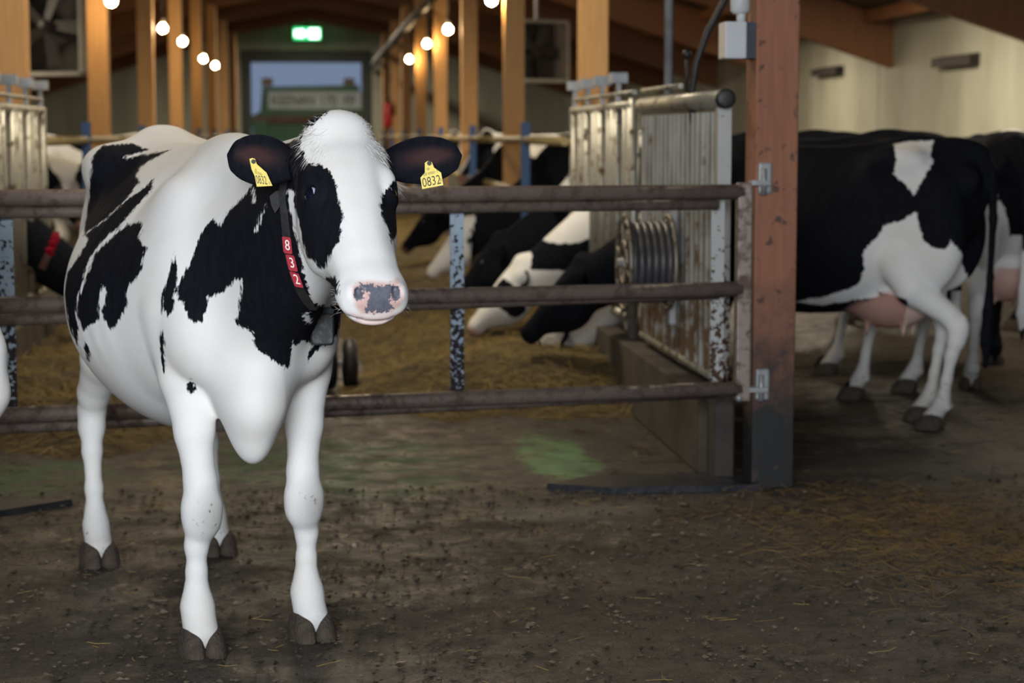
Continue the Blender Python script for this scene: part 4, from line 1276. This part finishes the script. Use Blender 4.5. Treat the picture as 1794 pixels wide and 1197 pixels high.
headlocks(-1.81, 10.3, 13.85, 'headlock fence at the left edge of the picture by the big timber post', 5)
RAILM = plain('ochre_rail', (0.36, 0.28, 0.13), 0.5, 0.2, (0.26, 0.20, 0.10), 5, 0.1)
BLUE = plain('blue_post_paint', (0.018, 0.065, 0.19), 0.45, 0, (0.022, 0.075, 0.21), 5, 0.05)
def barrier(X, y0, y1, label):
    t = empty('feed_barrier', (X, y0, 0), 0, label, 'feed barrier', 'two-rail feed barriers')
    for z_ in (1.455, 1.02):
        MB().tube([(0, 0, z_), (0, y1 - y0, z_)], 0.034, n=10).build('rail', RAILM, t)
    MB().box((-0.035, (y1 - y0) / 2 - 0.035, 0.36), (0.035, (y1 - y0) / 2 + 0.035, 1.60)).build('blue_post', BLUE, t)['label'] = 'blue steel post'
for i in range(1, 8):
    nth = ['nearest', 'second', 'third', 'fourth', 'fifth', 'sixth', 'farthest'][i - 1]
    barrier(1.765, POSTY[i] + 0.11, POSTY[i + 1] - 0.11, '%s two-rail feed barrier with blue post along the right row of posts' % nth)
    barrier(-1.81, POSTY[i] + 0.11, POSTY[i + 1] - 0.11, '%s two-rail feed barrier with blue post along the left row of posts' % nth)

# hose reel on the corrugated panel
reel = empty('hose_reel', (1.63, 9.55, 0.885), 0, 'drum of dark hose with wire flanges hung on the corrugated panel', 'hose reel')
WIRE = rusty('reel_wire', (0.30, 0.27, 0.22), (0.10, 0.07, 0.045), 20, 0.5, 0.6, 0.5, 0.5)
HOSE = plain('dark_hose', (0.045, 0.045, 0.052), 0.4, 0, (0.075, 0.072, 0.078), 9, 0.1)
def flange(x):
    mb = MB()
    for r in (0.225, 0.10):
        mb.tube([(x, r * math.cos(a), r * math.sin(a)) for a in [2 * math.pi * k / 36 for k in range(36)]], 0.010, n=8, closed=True)
    for k in range(6):
        a = math.pi / 3 * k + 0.3
        mb.tube([(x, 0.03 * math.cos(a), 0.03 * math.sin(a)), (x, 0.225 * math.cos(a), 0.225 * math.sin(a))], 0.008, n=6)
    mb.build('flange', WIRE, reel)
flange(-0.13); flange(0.085)
MB().lathe([(0.16, -0.125), (0.16, 0.08)], (0, 0, 0), 'X', n=30).build('drum', BLACKM, reel)
for k in range(6):
    x = -0.105 + k * 0.034
    MB().tube([(x, 0.183 * math.cos(a), 0.183 * math.sin(a)) for a in [2 * math.pi * j / 40 for j in range(40)]], 0.018, n=10, closed=True).build('hose_turn', HOSE, reel)
MB().lathe([(0.02, -0.16), (0.02, 0.14)], (0, 0, 0), 'X', n=12).box((0.09, -0.03, -0.30), (0.12, 0.03, 0.30)).build('bracket', STEEL, reel)
# black hose coming down from the roof
pts = [at(1290, -60, 9.25), at(1270, 0, 9.25), at(1240, 55, 9.25), at(1220, 110, 9.25), at(1212, 160, 9.25), at(1213, 205, 9.3), at(1219, 240, 9.35), at(1217, 290, 9.4), at(1210, 350, 9.5), at(1207, 420, 9.55)]
mb = MB().tube(pts, 0.016, n=10)
tag(mb.build('supply_hose', BLACKM), 'black hose curving down from the roof to the reel on the corrugated panel', 'hose')
p0, p1 = at(1172, 170, 10.6), at(1176, -200, 10.6)
tag(MB().tube([(FX, 10.0, 1.68), (FX, 10.0, roof_z(FX) + 0.6)], 0.022, n=12).build('standing_pipe', STEEL), 'thin galvanised pipe standing on the fence top tube up to the roof', 'pipe')

# junction box on the reddish post
WPL = plain('white_plastic', (0.58, 0.60, 0.62), 0.4, 0, (0.52, 0.54, 0.56), 6, 0.03)
jb = empty('junction_box', (1.94 - 0.091, 8.35, 0), 0, 'white electrical box on the left side of the reddish post near the top', 'electrical box')
za, zb = at(1290, 103, 8.28).z, at(1290, 38, 8.28).z
MB().box((-0.132, -0.09, za), (-0.040, 0.05, zb), 0, 0.006).build('lid', WPL, jb)['label'] = 'white box front'
MB().box((-0.040, -0.085, za + 0.002), (0.0, 0.05, zb - 0.002)).build('back_plate', plain('dark_blue_grey', (0.030, 0.036, 0.055), 0.5, 0, None, 5, 0), jb)
MB().tube([(-0.05, -0.02, zb), (-0.05, -0.02, zb + 0.05)], 0.020, n=12).lathe([(0.03, zb + 0.035), (0.042, zb + 0.05), (0.042, zb + 0.16), (0.03, zb + 0.18)], (-0.055, -0.02, 0), 'Z', n=16).build('cable_gland', WPL, jb)

# ------------------------------------------------------------------ the other cows
LOW = 0.015
def feeder(name_lab, x, y, hd, poll, pitch=52, yaw=0.0, h=LOW, group='cows feeding through the fences', **kw):
    return Placed('dairy_cow', x, y, hd, name_lab, group, h=h, poll=poll, yaw=yaw, pitch=pitch, **kw)
# the one whose hindquarters stand right of the reddish post and whose dark head feeds at the fence
A = feeder('black cow right of the reddish post, white patch on its rump, udder showing', 2.68, 10.36, 144, (1.50, -0.02, 0.79), 50, h=0.012, yaw=12, scale=0.98,
           hoof={'hl': (-0.70, 0.15), 'hr': (-0.54, -0.14)}, tail=0.07)
base_pink(A)
A.coat[:] = 0.2
def zz(pts): return z((1290, 200, 0.5013), pts)
A.coat[np.isin(A.g, (0, 3))] = 0.25
A.stencil((0, 3), [(-1, zz([(550,105),(600,95),(690,92),(675,150),(690,165),(660,215),(640,250),(622,285),(590,245),(548,210),(560,160)])),
                   (-1, zz([(445,480),(490,430),(520,385),(580,372),(630,340),(650,440),(690,470),(735,470),(750,440),(785,480),(795,540),(840,600),(890,640),(910,1200),(520,1200),(590,760),(600,650),(500,620),(430,600),(445,545)])),
                   (-1, zz([(200,655),(300,640),(400,610),(480,560),(500,640),(400,650),(300,670)]))])
A.stencil((2,), [(1, z((740, 330, 0.2924), [(560,720),(640,560),(650,470),(720,320),(900,300),(1040,420),(1040,640),(900,800),(820,900),(690,950),(600,930),(530,870)])),
                 (-1, z((740, 330, 0.2924), [(580,460),(700,430),(750,395),(825,390),(780,430),(700,475),(640,500),(635,590),(600,590)]))])
A.pink[A.g == 2] *= 0.0
A.pink *= 0.8
A.coat[(A.cow.V[:, 0] < -0.915) & (A.cow.V[:, 2] < 1.35)] = 0.2
A.dirt *= 1.0
A.finish()

HX = lambda hx, d: (math.cos(R(hx)) * d, math.sin(R(hx)) * d)
def by_head(px, py, Y, hd, reach=1.40, **kw):
    """stand a feeding cow so that its poll is seen at a pixel"""
    p = at(px, py, Y)
    dx, dy = HX(hd, reach)
    return p.x - dx, p.y - dy, (reach, 0.0, p.z)
x_, y_, pl = by_head(985, 556, 12.0, 155)
B2 = feeder('cow feeding behind the black headed one, pale muzzle lowest in the hay', x_, y_, 155, pl, 48, hoof={'hl': (-0.42, 0.24), 'hr': (-0.66, -0.20)})
base_pink(B2)
B2.coat[np.isin(B2.g, (0,))] = 0.2
blobs(B2, [(0.95, 0.12, 1.0, 0.45, 0.3, 0.32, -1), (1.1, 0.0, 0.95, 0.25, 0.3, 0.25, -1), (-0.2, 0, 0.6, 0.35, 0.5, 0.2, -1)])
B2.coat[B2.g == 2] = -0.2
B2.coat[B2.g == 1] = 0.2
B2.finish()
x_, y_, pl = by_head(905, 462, 13.1, 160)
B3 = feeder('white faced cow feeding between the gate bars, pink nose over the hay', x_, y_, 160, pl, 52, yaw=8)
base_pink(B3)
B3.coat[B3.g == 0] = 0.2
blobs(B3, [(1.05, 0.05, 0.95, 0.30, 0.3, 0.16, -1), (0.75, 0.1, 1.2, 0.22, 0.3, 0.2, -1), (0.1, 0.0, 1.5, 0.5, 0.3, 0.25, -1)])
_u3, _v3, _w3 = B3.cow.toh(B3.cow.V[:, 0], B3.cow.V[:, 1], B3.cow.V[:, 2])
hd3 = B3.g == 2
eye3 = 0.055 - np.sqrt(((np.abs(_u3) - 0.115) / 1.0)**2 + ((_v3 - 0.20) / 1.6)**2)
B3.coat[hd3] = eye3[hd3]
B3.coat[B3.g == 1] = 0.2
B3.finish()
def dark_feeder(px, py, Y, hd, lab, white, pitch=52, yaw=0, face=None, reach=1.4, **kw):
    x_, y_, pl = by_head(px, py, Y, hd, reach)
    c = feeder(lab, x_, y_, hd, pl, pitch, yaw, h=0.018, **kw)
    base_pink(c, 0.5)
    c.coat[:] = 0.2
    blobs(c, white)
    if face:
        V = c.cow.V
        u, v, w = c.cow.toh(V[:, 0], V[:, 1], V[:, 2])
        s_ = c.g == 2
        c.coat[s_] = -(0.035 - np.sqrt((u[s_] / face[0])**2 + ((v[s_] - face[1]) / face[2])**2 + ((w[s_] - 0.03) / 3)**2) * 0.035)
    c.finish()
    return c
dark_feeder(868, 420, 15.0, 166, 'black cow feeding just beyond the white faced one, head in shade', [(0.0, 0, 0.55, 0.6, 0.5, 0.12, -1), (0.95, 0.1, 1.15, 0.2, 0.2, 0.14, -1)], face=None)
dark_feeder(812, 392, 17.2, 170, 'black cow with a pale mark on its cheek feeding farther along the right fence', [(-0.1, 0, 1.5, 0.3, 0.5, 0.3, -1)], face=(0.5, 0.3, 2.5))
dark_feeder(757, 362, 20.5, 172, 'far black cow feeding by the second spotted gate bar', [(0.2, 0, 1.5, 0.4, 0.5, 0.3, -1)], face=None)
# standing behind: hindquarters at the right edge of the picture
B = Placed('dairy_cow', 4.17, 11.97, 82, 'cow cut off by the right edge, white thigh and pink udder seen from behind', None, h=0.015, poll=(1.35, 0, 1.40), yaw=20, pitch=55, hoof={'hl': (-0.60, 0.22), 'hr': (-0.68, -0.22)})
base_pink(B)
B.coat[np.isin(B.g, (0, 3))] = 0.2
blobs(B, [(-0.72, 0.20, 0.80, 0.30, 0.16, 0.42, -1), (-0.70, 0.0, 0.62, 0.4, 0.3, 0.3, -1), (-0.5, -0.05, 1.52, 0.18, 0.12, 0.10, -1), (-0.68, 0.22, 0.3, 0.2, 0.2, 0.4, -1), (-0.68, -0.22, 0.3, 0.2, 0.2, 0.4, -1)])
B.coat[B.g == 1] = 0.2
B.finish()
def stander(x, y, hd, lab, dark, coat0, poll=(1.25, 0, 1.5), pitch=58, yaw=0, group='cows standing in the pens', scale=1.0, **kw):
    c = Placed('dairy_cow', x, y, hd, lab, group, scale=scale, h=0.020, poll=poll, yaw=yaw, pitch=pitch, **kw)
    base_pink(c)
    c.coat[np.isin(c.g, (0, 3))] = coat0
    blobs(c, dark)
    c.coat[c.g == 1] = 0.2
    V = c.cow.V
    u, v, w = c.cow.toh(V[:, 0], V[:, 1], V[:, 2])
    s_ = c.g == 2
    c.coat[s_] = 0.06 - np.abs(np.abs(u[s_]) - 0.12)
    c.finish()
    return c
stander(4.9, 15.4, 150, 'black cow standing in shade beyond the cow with the white rump patch', [(0.2, 0, 0.55, 0.4, 0.5, 0.1, -1)], 0.2)
stander(3.15, 22.2, 180, 'pale backed cow standing beyond the nearest two-rail barrier on the right', [(0.3, 0, 0.9, 0.4, 0.6, 0.3)], -0.2)
stander(3.35, 24.6, 184, 'cow with raised pale head looking over the right barrier', [(-0.2, 0, 1.2, 0.4, 0.6, 0.35)], -0.2, poll=(1.30, 0, 1.42))
stander(3.3, 29.5, 180, 'patched cow standing far along the right row of posts', [(0, 0, 1.2, 0.5, 0.6, 0.4)], -0.2)
# left pens
L1 = feeder('black cow with a red plated collar feeding through the left fence', -2.78, 12.95, 14, (1.38, -0.04, 0.66), 50, h=0.018)
base_pink(L1, 0.4)
L1.coat[:] = 0.2
blobs(L1, [(-0.3, 0.0, 0.6, 0.4, 0.5, 0.2, -1)])
L1.finish()
tr = L1.tree((0,))
A_ = Vector((1.14, -0.03, 0.84)); dn = Vector((0.90, -0.03, -0.43)).normalized()
e1 = dn.orthogonal().normalized(); e2 = dn.cross(e1)
pts = []
for i in range(28):
    d = e1 * math.cos(2*math.pi*i/28) + e2 * math.sin(2*math.pi*i/28)
    h_ = tr.ray_cast(A_, d)
    pts.append(A_ + d * ((h_[3] if h_[3] is not None else 0.14) + 0.008))
mb = MB(); strip(mb, pts, [(p - A_).normalized() for p in pts], 0.045, 0.006, 0, True)
lc = mb.build('collar', plain('brown_strap', (0.12, 0.045, 0.03), 0.6, 0, None, 10, 0.1), L1.root)
near = sorted(range(28), key=lambda i: (pts[i].y * 1.0 - pts[i].z * 0.25))[:5]
for i in sorted(near)[:4]:
    p = pts[i]; n_ = (p - A_).normalized()
    MB().obox(p + n_ * 0.018, (0.016, 0.044, 0.052), n_.to_track_quat('X', 'Z').to_matrix()).build('number_plate', TAGRED, lc)
stander(-3.35, 16.3, 4, 'pale cow standing behind the left fence just beyond the black one', [(-0.5, 0.1, 1.1, 0.25, 0.5, 0.5), (0.5, 0, 0.8, 0.3, 0.5, 0.4)], -0.2, poll=(1.25, 0, 1.25))
stander(-3.25, 18.6, 0, 'white cow standing second behind the left fence', [(0.1, 0, 0.7, 0.3, 0.5, 0.3)], -0.2, poll=(1.25, 0, 1.20))
stander(-3.3, 21.8, -4, 'patched cow standing third behind the left fence', [(-0.1, 0, 1.3, 0.35, 0.6, 0.4)], -0.2, poll=(1.25, 0, 1.20))
stander(-3.3, 26.0, 0, 'patched cow standing farthest behind the left barrier', [(0.3, 0, 1.2, 0.35, 0.6, 0.5)], -0.2)
# the tail hanging in at the left edge
E = Placed('dairy_cow', -1.955, 6.25, 180, 'cow almost out of the frame at the left, only its pale tail tuft showing', None, h=0.014, poll=(1.25, 0, 1.4), switch=0.22, switch_r=0.075, udder=True)
base_pink(E)
E.coat[np.isin(E.g, (0, 3))] = -0.2
blobs(E, [(-0.1, 0, 1.2, 0.4, 0.6, 0.5), (-0.95, 0, 1.1, 0.06, 0.2, 0.22)])
E.finish()

# ------------------------------------------------------------------ hay, straw and mud
def fbm2(x, y, seed=0):
    r = np.random.default_rng(seed)
    o = np.zeros_like(x)
    for k in range(5):
        f = 1.6 * 1.9 ** k
        for _ in range(4):
            a = r.random() * 6.283; ph = r.random() * 6.283
            o += np.sin((x * math.cos(a) + y * math.sin(a)) * f * (0.7 + 0.6 * r.random()) * 2 + ph) * 0.55 ** k / 4
    return o
HAY = None
def hay_material():
    m, nt, b = new_mat('feed_hay')
    v = coords(nt)
    vs = coords(nt, (1, 2.6, 1))
    n = noise(nt, vs, 16, 8, 0.7, 0.8); n2 = noise(nt, v, 3.0, 5, 0.6)
    c = mix(nt, ramp(nt, n, [(0.33, 0.0), (0.66, 1.0)]), (0.055, 0.034, 0.010), (0.30, 0.205, 0.058))
    c = mix(nt, ramp(nt, n2, [(0.36, 0.65), (0.60, 0.0)]), c, (0.040, 0.028, 0.010))
    L(nt, c, b.inputs['Base Color'])
    b.inputs['Roughness'].default_value = 0.85
    bump(nt, b, n, 1.0, 0.05)
    return m
HAY = hay_material()
STRAWM = plain('dry_straw', (0.34, 0.24, 0.075), 0.7, 0, (0.24, 0.155, 0.045), 5, 0)
def blades(n, fn, ln, wd, seed, lift=0.25):
    r = np.random.default_rng(seed)
    mb_v, mb_f = [], []
    for _ in range(n):
        x, y, zz_ = fn(r)
        a = r.random() * 6.283; l = ln * (0.4 + r.random()); up = r.normal() * lift
        d = np.array([math.cos(a), math.sin(a), up]); d /= np.linalg.norm(d)
        s_ = np.array([-math.sin(a), math.cos(a), 0]) * wd * (0.6 + 0.8 * r.random())
        p = np.array([x, y, zz_ + 0.003 + abs(d[2]) * l / 2])
        w = np.array([0, 0, wd * 0.8])
        bend = np.array([r.normal() * 0.1, r.normal() * 0.1, 0]) * l
        b = len(mb_v)
        for q in (-0.5, 0.0, 0.5):
            c = p + d * l * q + (bend if q == 0 else 0)
            mb_v += [c + s_, c - s_, c + w]
        for k in (0, 3):
            mb_f += [(b+k, b+k+1, b+k+4, b+k+3), (b+k+1, b+k+2, b+k+5, b+k+4), (b+k+2, b+k, b+k+3, b+k+5)]
    return mb_v, mb_f
def heap(name, x0, x1, y0, y1, hfun, label, nbl, seed):
    nx, ny = int((x1 - x0) / 0.05), int((y1 - y0) / 0.06)
    X, Y = np.meshgrid(np.linspace(x0, x1, nx), np.linspace(y0, y1, ny), indexing='ij')
    Hh = hfun(X, Y)
    V = np.stack([X, Y, Hh], -1).reshape(-1, 3)
    q = np.arange(nx * ny).reshape(nx, ny)
    F = np.stack([q[:-1, :-1], q[1:, :-1], q[1:, 1:], q[:-1, 1:]], -1).reshape(-1, 4)
    keep = (V[F][:, :, 2] > -0.015).any(1)
    F = [tuple(f) for f in F[keep]]
    def pick(r):
        while True:
            x, y = x0 + r.random() * (x1 - x0), y0 + (y1 - y0) * r.random() ** 1.7
            h = float(hfun(np.array(x), np.array(y)))
            if h > 0.0: return x, y, h
    bv, bf = blades(nbl, pick, 0.13, 0.0025, seed, 0.35)
    me = mesh_np(name, np.vstack([V, np.array(bv)]), F + [tuple(i + len(V) for i in f) for f in bf])
    me.polygons.foreach_set('material_index', [0] * len(F) + [1] * len(bf))
    o = obj(name, me, [HAY, STRAWM])
    return tag(o, label, 'hay', None, 'stuff')
def h_right(x, y):
    edge = 10.25 + 0.55 * (1.1 - x) + 0.35 * fbm2(x * 1.2, y * 0, 3)
    s_ = np.clip((y - edge) / 1.1, 0, 1); s_ = s_ * s_ * (3 - 2 * s_)
    w_ = np.clip((x - 0.10 + 0.12 * np.sin(y * 1.3)) / 0.55, 0, 1)
    return s_ * w_ * (0.13 + 0.10 * np.clip((x - 0.6) / 0.8, 0, 1) + 0.055 * fbm2(x, y, 5)) - 0.02
def h_left(x, y):
    edge = 9.35 + 0.25 * fbm2(x * 1.2, y * 0, 8) + np.maximum(0, (x + 0.9)) * 1.6
    s_ = np.clip((y - edge) / 1.0, 0, 1); s_ = s_ * s_ * (3 - 2 * s_)
    w_ = np.clip((-0.45 - x + 0.1 * np.sin(y * 1.7)) / 0.5, 0, 1)
    return s_ * w_ * (0.19 + 0.06 * fbm2(x, y, 9)) - 0.02
heap('feed_hay', 0.0, 1.69, 9.6, 34.0, h_right, 'long heap of yellow brown hay along the right feed fence', 5200, 21)
heap('feed_hay', -1.74, -0.30, 8.9, 34.0, h_left, 'long heap of yellow brown hay along the left feed fence', 3200, 22)
# churned mud in front of the gate: low clods over the concrete
def mud_h(X, Y):
    return 0.006 * fbm2(X * 2.2, Y * 3.0, 31) + 0.010 * np.maximum(0, fbm2(X * 5, Y * 7, 33) - 0.15) + 0.006 * np.maximum(0, fbm2(X * 14, Y * 18, 35)) - 0.001
x0, x1, y0, y1 = -2.6, 4.6, 4.1, 8.15
nx, ny = 360, 260
X, Y = np.meshgrid(np.linspace(x0, x1, nx), np.linspace(y0, y1, ny), indexing='ij')
fade = np.clip((y1 - Y) / 0.7, 0, 1) * np.clip((Y - y0) / 0.2, 0, 1) * np.clip((x1 - X) / 0.3, 0, 1)
Zm = mud_h(X, Y) * fade - 0.004 * (1 - fade)
V = np.stack([X, Y, Zm], -1).reshape(-1, 3)
q = np.arange(nx * ny).reshape(nx, ny)
F = np.stack([q[:-1, :-1], q[1:, :-1], q[1:, 1:], q[:-1, 1:]], -1).reshape(-1, 4)
F = F[(V[F][:, :, 2] > -0.001).any(1)]
tag(obj('mud', mesh_np('mud', V, F), GROUND), 'wet trodden mud on the floor in front of the gate', 'mud', None, 'stuff')
# trampled straw, right-hand side, and loose stalks
def straw_patch(r):
    while True:
        x, y = r.normal() * 0.42 + 2.35, r.normal() * 0.55 + 7.15
        if y < 8.3: return x, y, 0.012
bv, bf = blades(2600, straw_patch, 0.075, 0.0016, 41, 0.22)
STRAWD = plain('trampled_straw', (0.22, 0.135, 0.035), 0.75, 0, (0.10, 0.060, 0.018), 5, 0)
tag(obj('trampled_straw', mesh_np('trampled_straw', bv, bf), STRAWD), 'patch of trampled straw on the floor at the right edge', 'straw', None, 'stuff')
bv, bf = blades(420, lambda r: (-1.5 + 5.2 * r.random(), 4.4 + 6.2 * r.random() ** 1.3, 0.006), 0.06, 0.0016, 43, 0.12)
tag(obj('straw_litter', mesh_np('straw_litter', bv, bf), STRAWM), 'loose stalks of straw scattered over the muddy floor', 'straw', None, 'stuff')

# crumbs of mud and grit lying on the trodden floor
def crumbs(n, seed):
    r = np.random.default_rng(seed)
    V, F = [], []
    for _ in range(n):
        x, y = -2.2 + 6.0 * r.random(), 4.35 + 4.1 * r.random() ** 1.2
        s_ = 0.003 + 0.007 * r.random() ** 3
        b = len(V)
        for d in ((1, 0, 0), (-1, 0, 0), (0, 1, 0), (0, -1, 0), (0, 0, 1), (0, 0, -1)):
            k = s_ * (0.6 + 0.8 * r.random())
            V.append((x + d[0] * k * 1.5 + r.normal() * s_ * 0.3, y + d[1] * k * 1.5 + r.normal() * s_ * 0.3, 0.006 + d[2] * k * 0.8 + s_ * 0.3))
        F += [(b+i, b+j, b+k) for i, j, k in ((0, 2, 4), (2, 1, 4), (1, 3, 4), (3, 0, 4), (2, 0, 5), (1, 2, 5), (3, 1, 5), (0, 3, 5))]
    return V, F
cv, cf = crumbs(9000, 51)
tag(obj('mud_crumbs', mesh_np('mud_crumbs', cv, cf, False), plain('dry_crumbs', (0.022, 0.016, 0.011), 0.8, 0, (0.16, 0.125, 0.085), 9, 0, lo=0.42, hi=0.62)), 'crumbs of mud and grit scattered over the trodden floor', 'mud', None, 'stuff')

# two-wheeled feed barrow standing in the alley, mostly hidden behind the cow
bx, by = -0.02, 11.75
t = empty('feed_barrow', (bx, by, 0), 0, 'dark two-wheeled barrow in the alley, its wheels showing beside the chest of the cow', 'barrow')
for x in (0.115, 0.235):
    w = MB().lathe([(0.03, -0.045), (0.11, -0.045), (0.145, -0.03), (0.155, 0), (0.145, 0.03), (0.11, 0.045), (0.03, 0.045)], (x, 0, 0.155), 'X', n=28).build('wheel', BLACKM, t)
    MB().lathe([(0.02, -0.05), (0.06, -0.048), (0.06, 0.048), (0.02, 0.05)], (x, 0, 0.155), 'X', n=16).build('hub', STEEL, w)
MB().tube([(-0.30, 0, 0.155), (0.29, 0, 0.155)], 0.015, n=8).build('axle', STEEL, t)
MB().prism([(-0.62, 0.30), (0.04, 0.30), (0.10, 0.62), (-0.70, 0.62)], lambda a, b, h: (a, h, b), -0.28, 0.28).build('tray', BLACKM, t)
MB().tube([(-0.55, -0.1, 0.30), (-0.58, -0.1, 0.0)], 0.015, n=8).build('prop_leg', STEEL, t)
MB().tube([(-0.30, 0, 0.155), (-0.28, 0, 0.31)], 0.02, n=8).build('strut', STEEL, t)
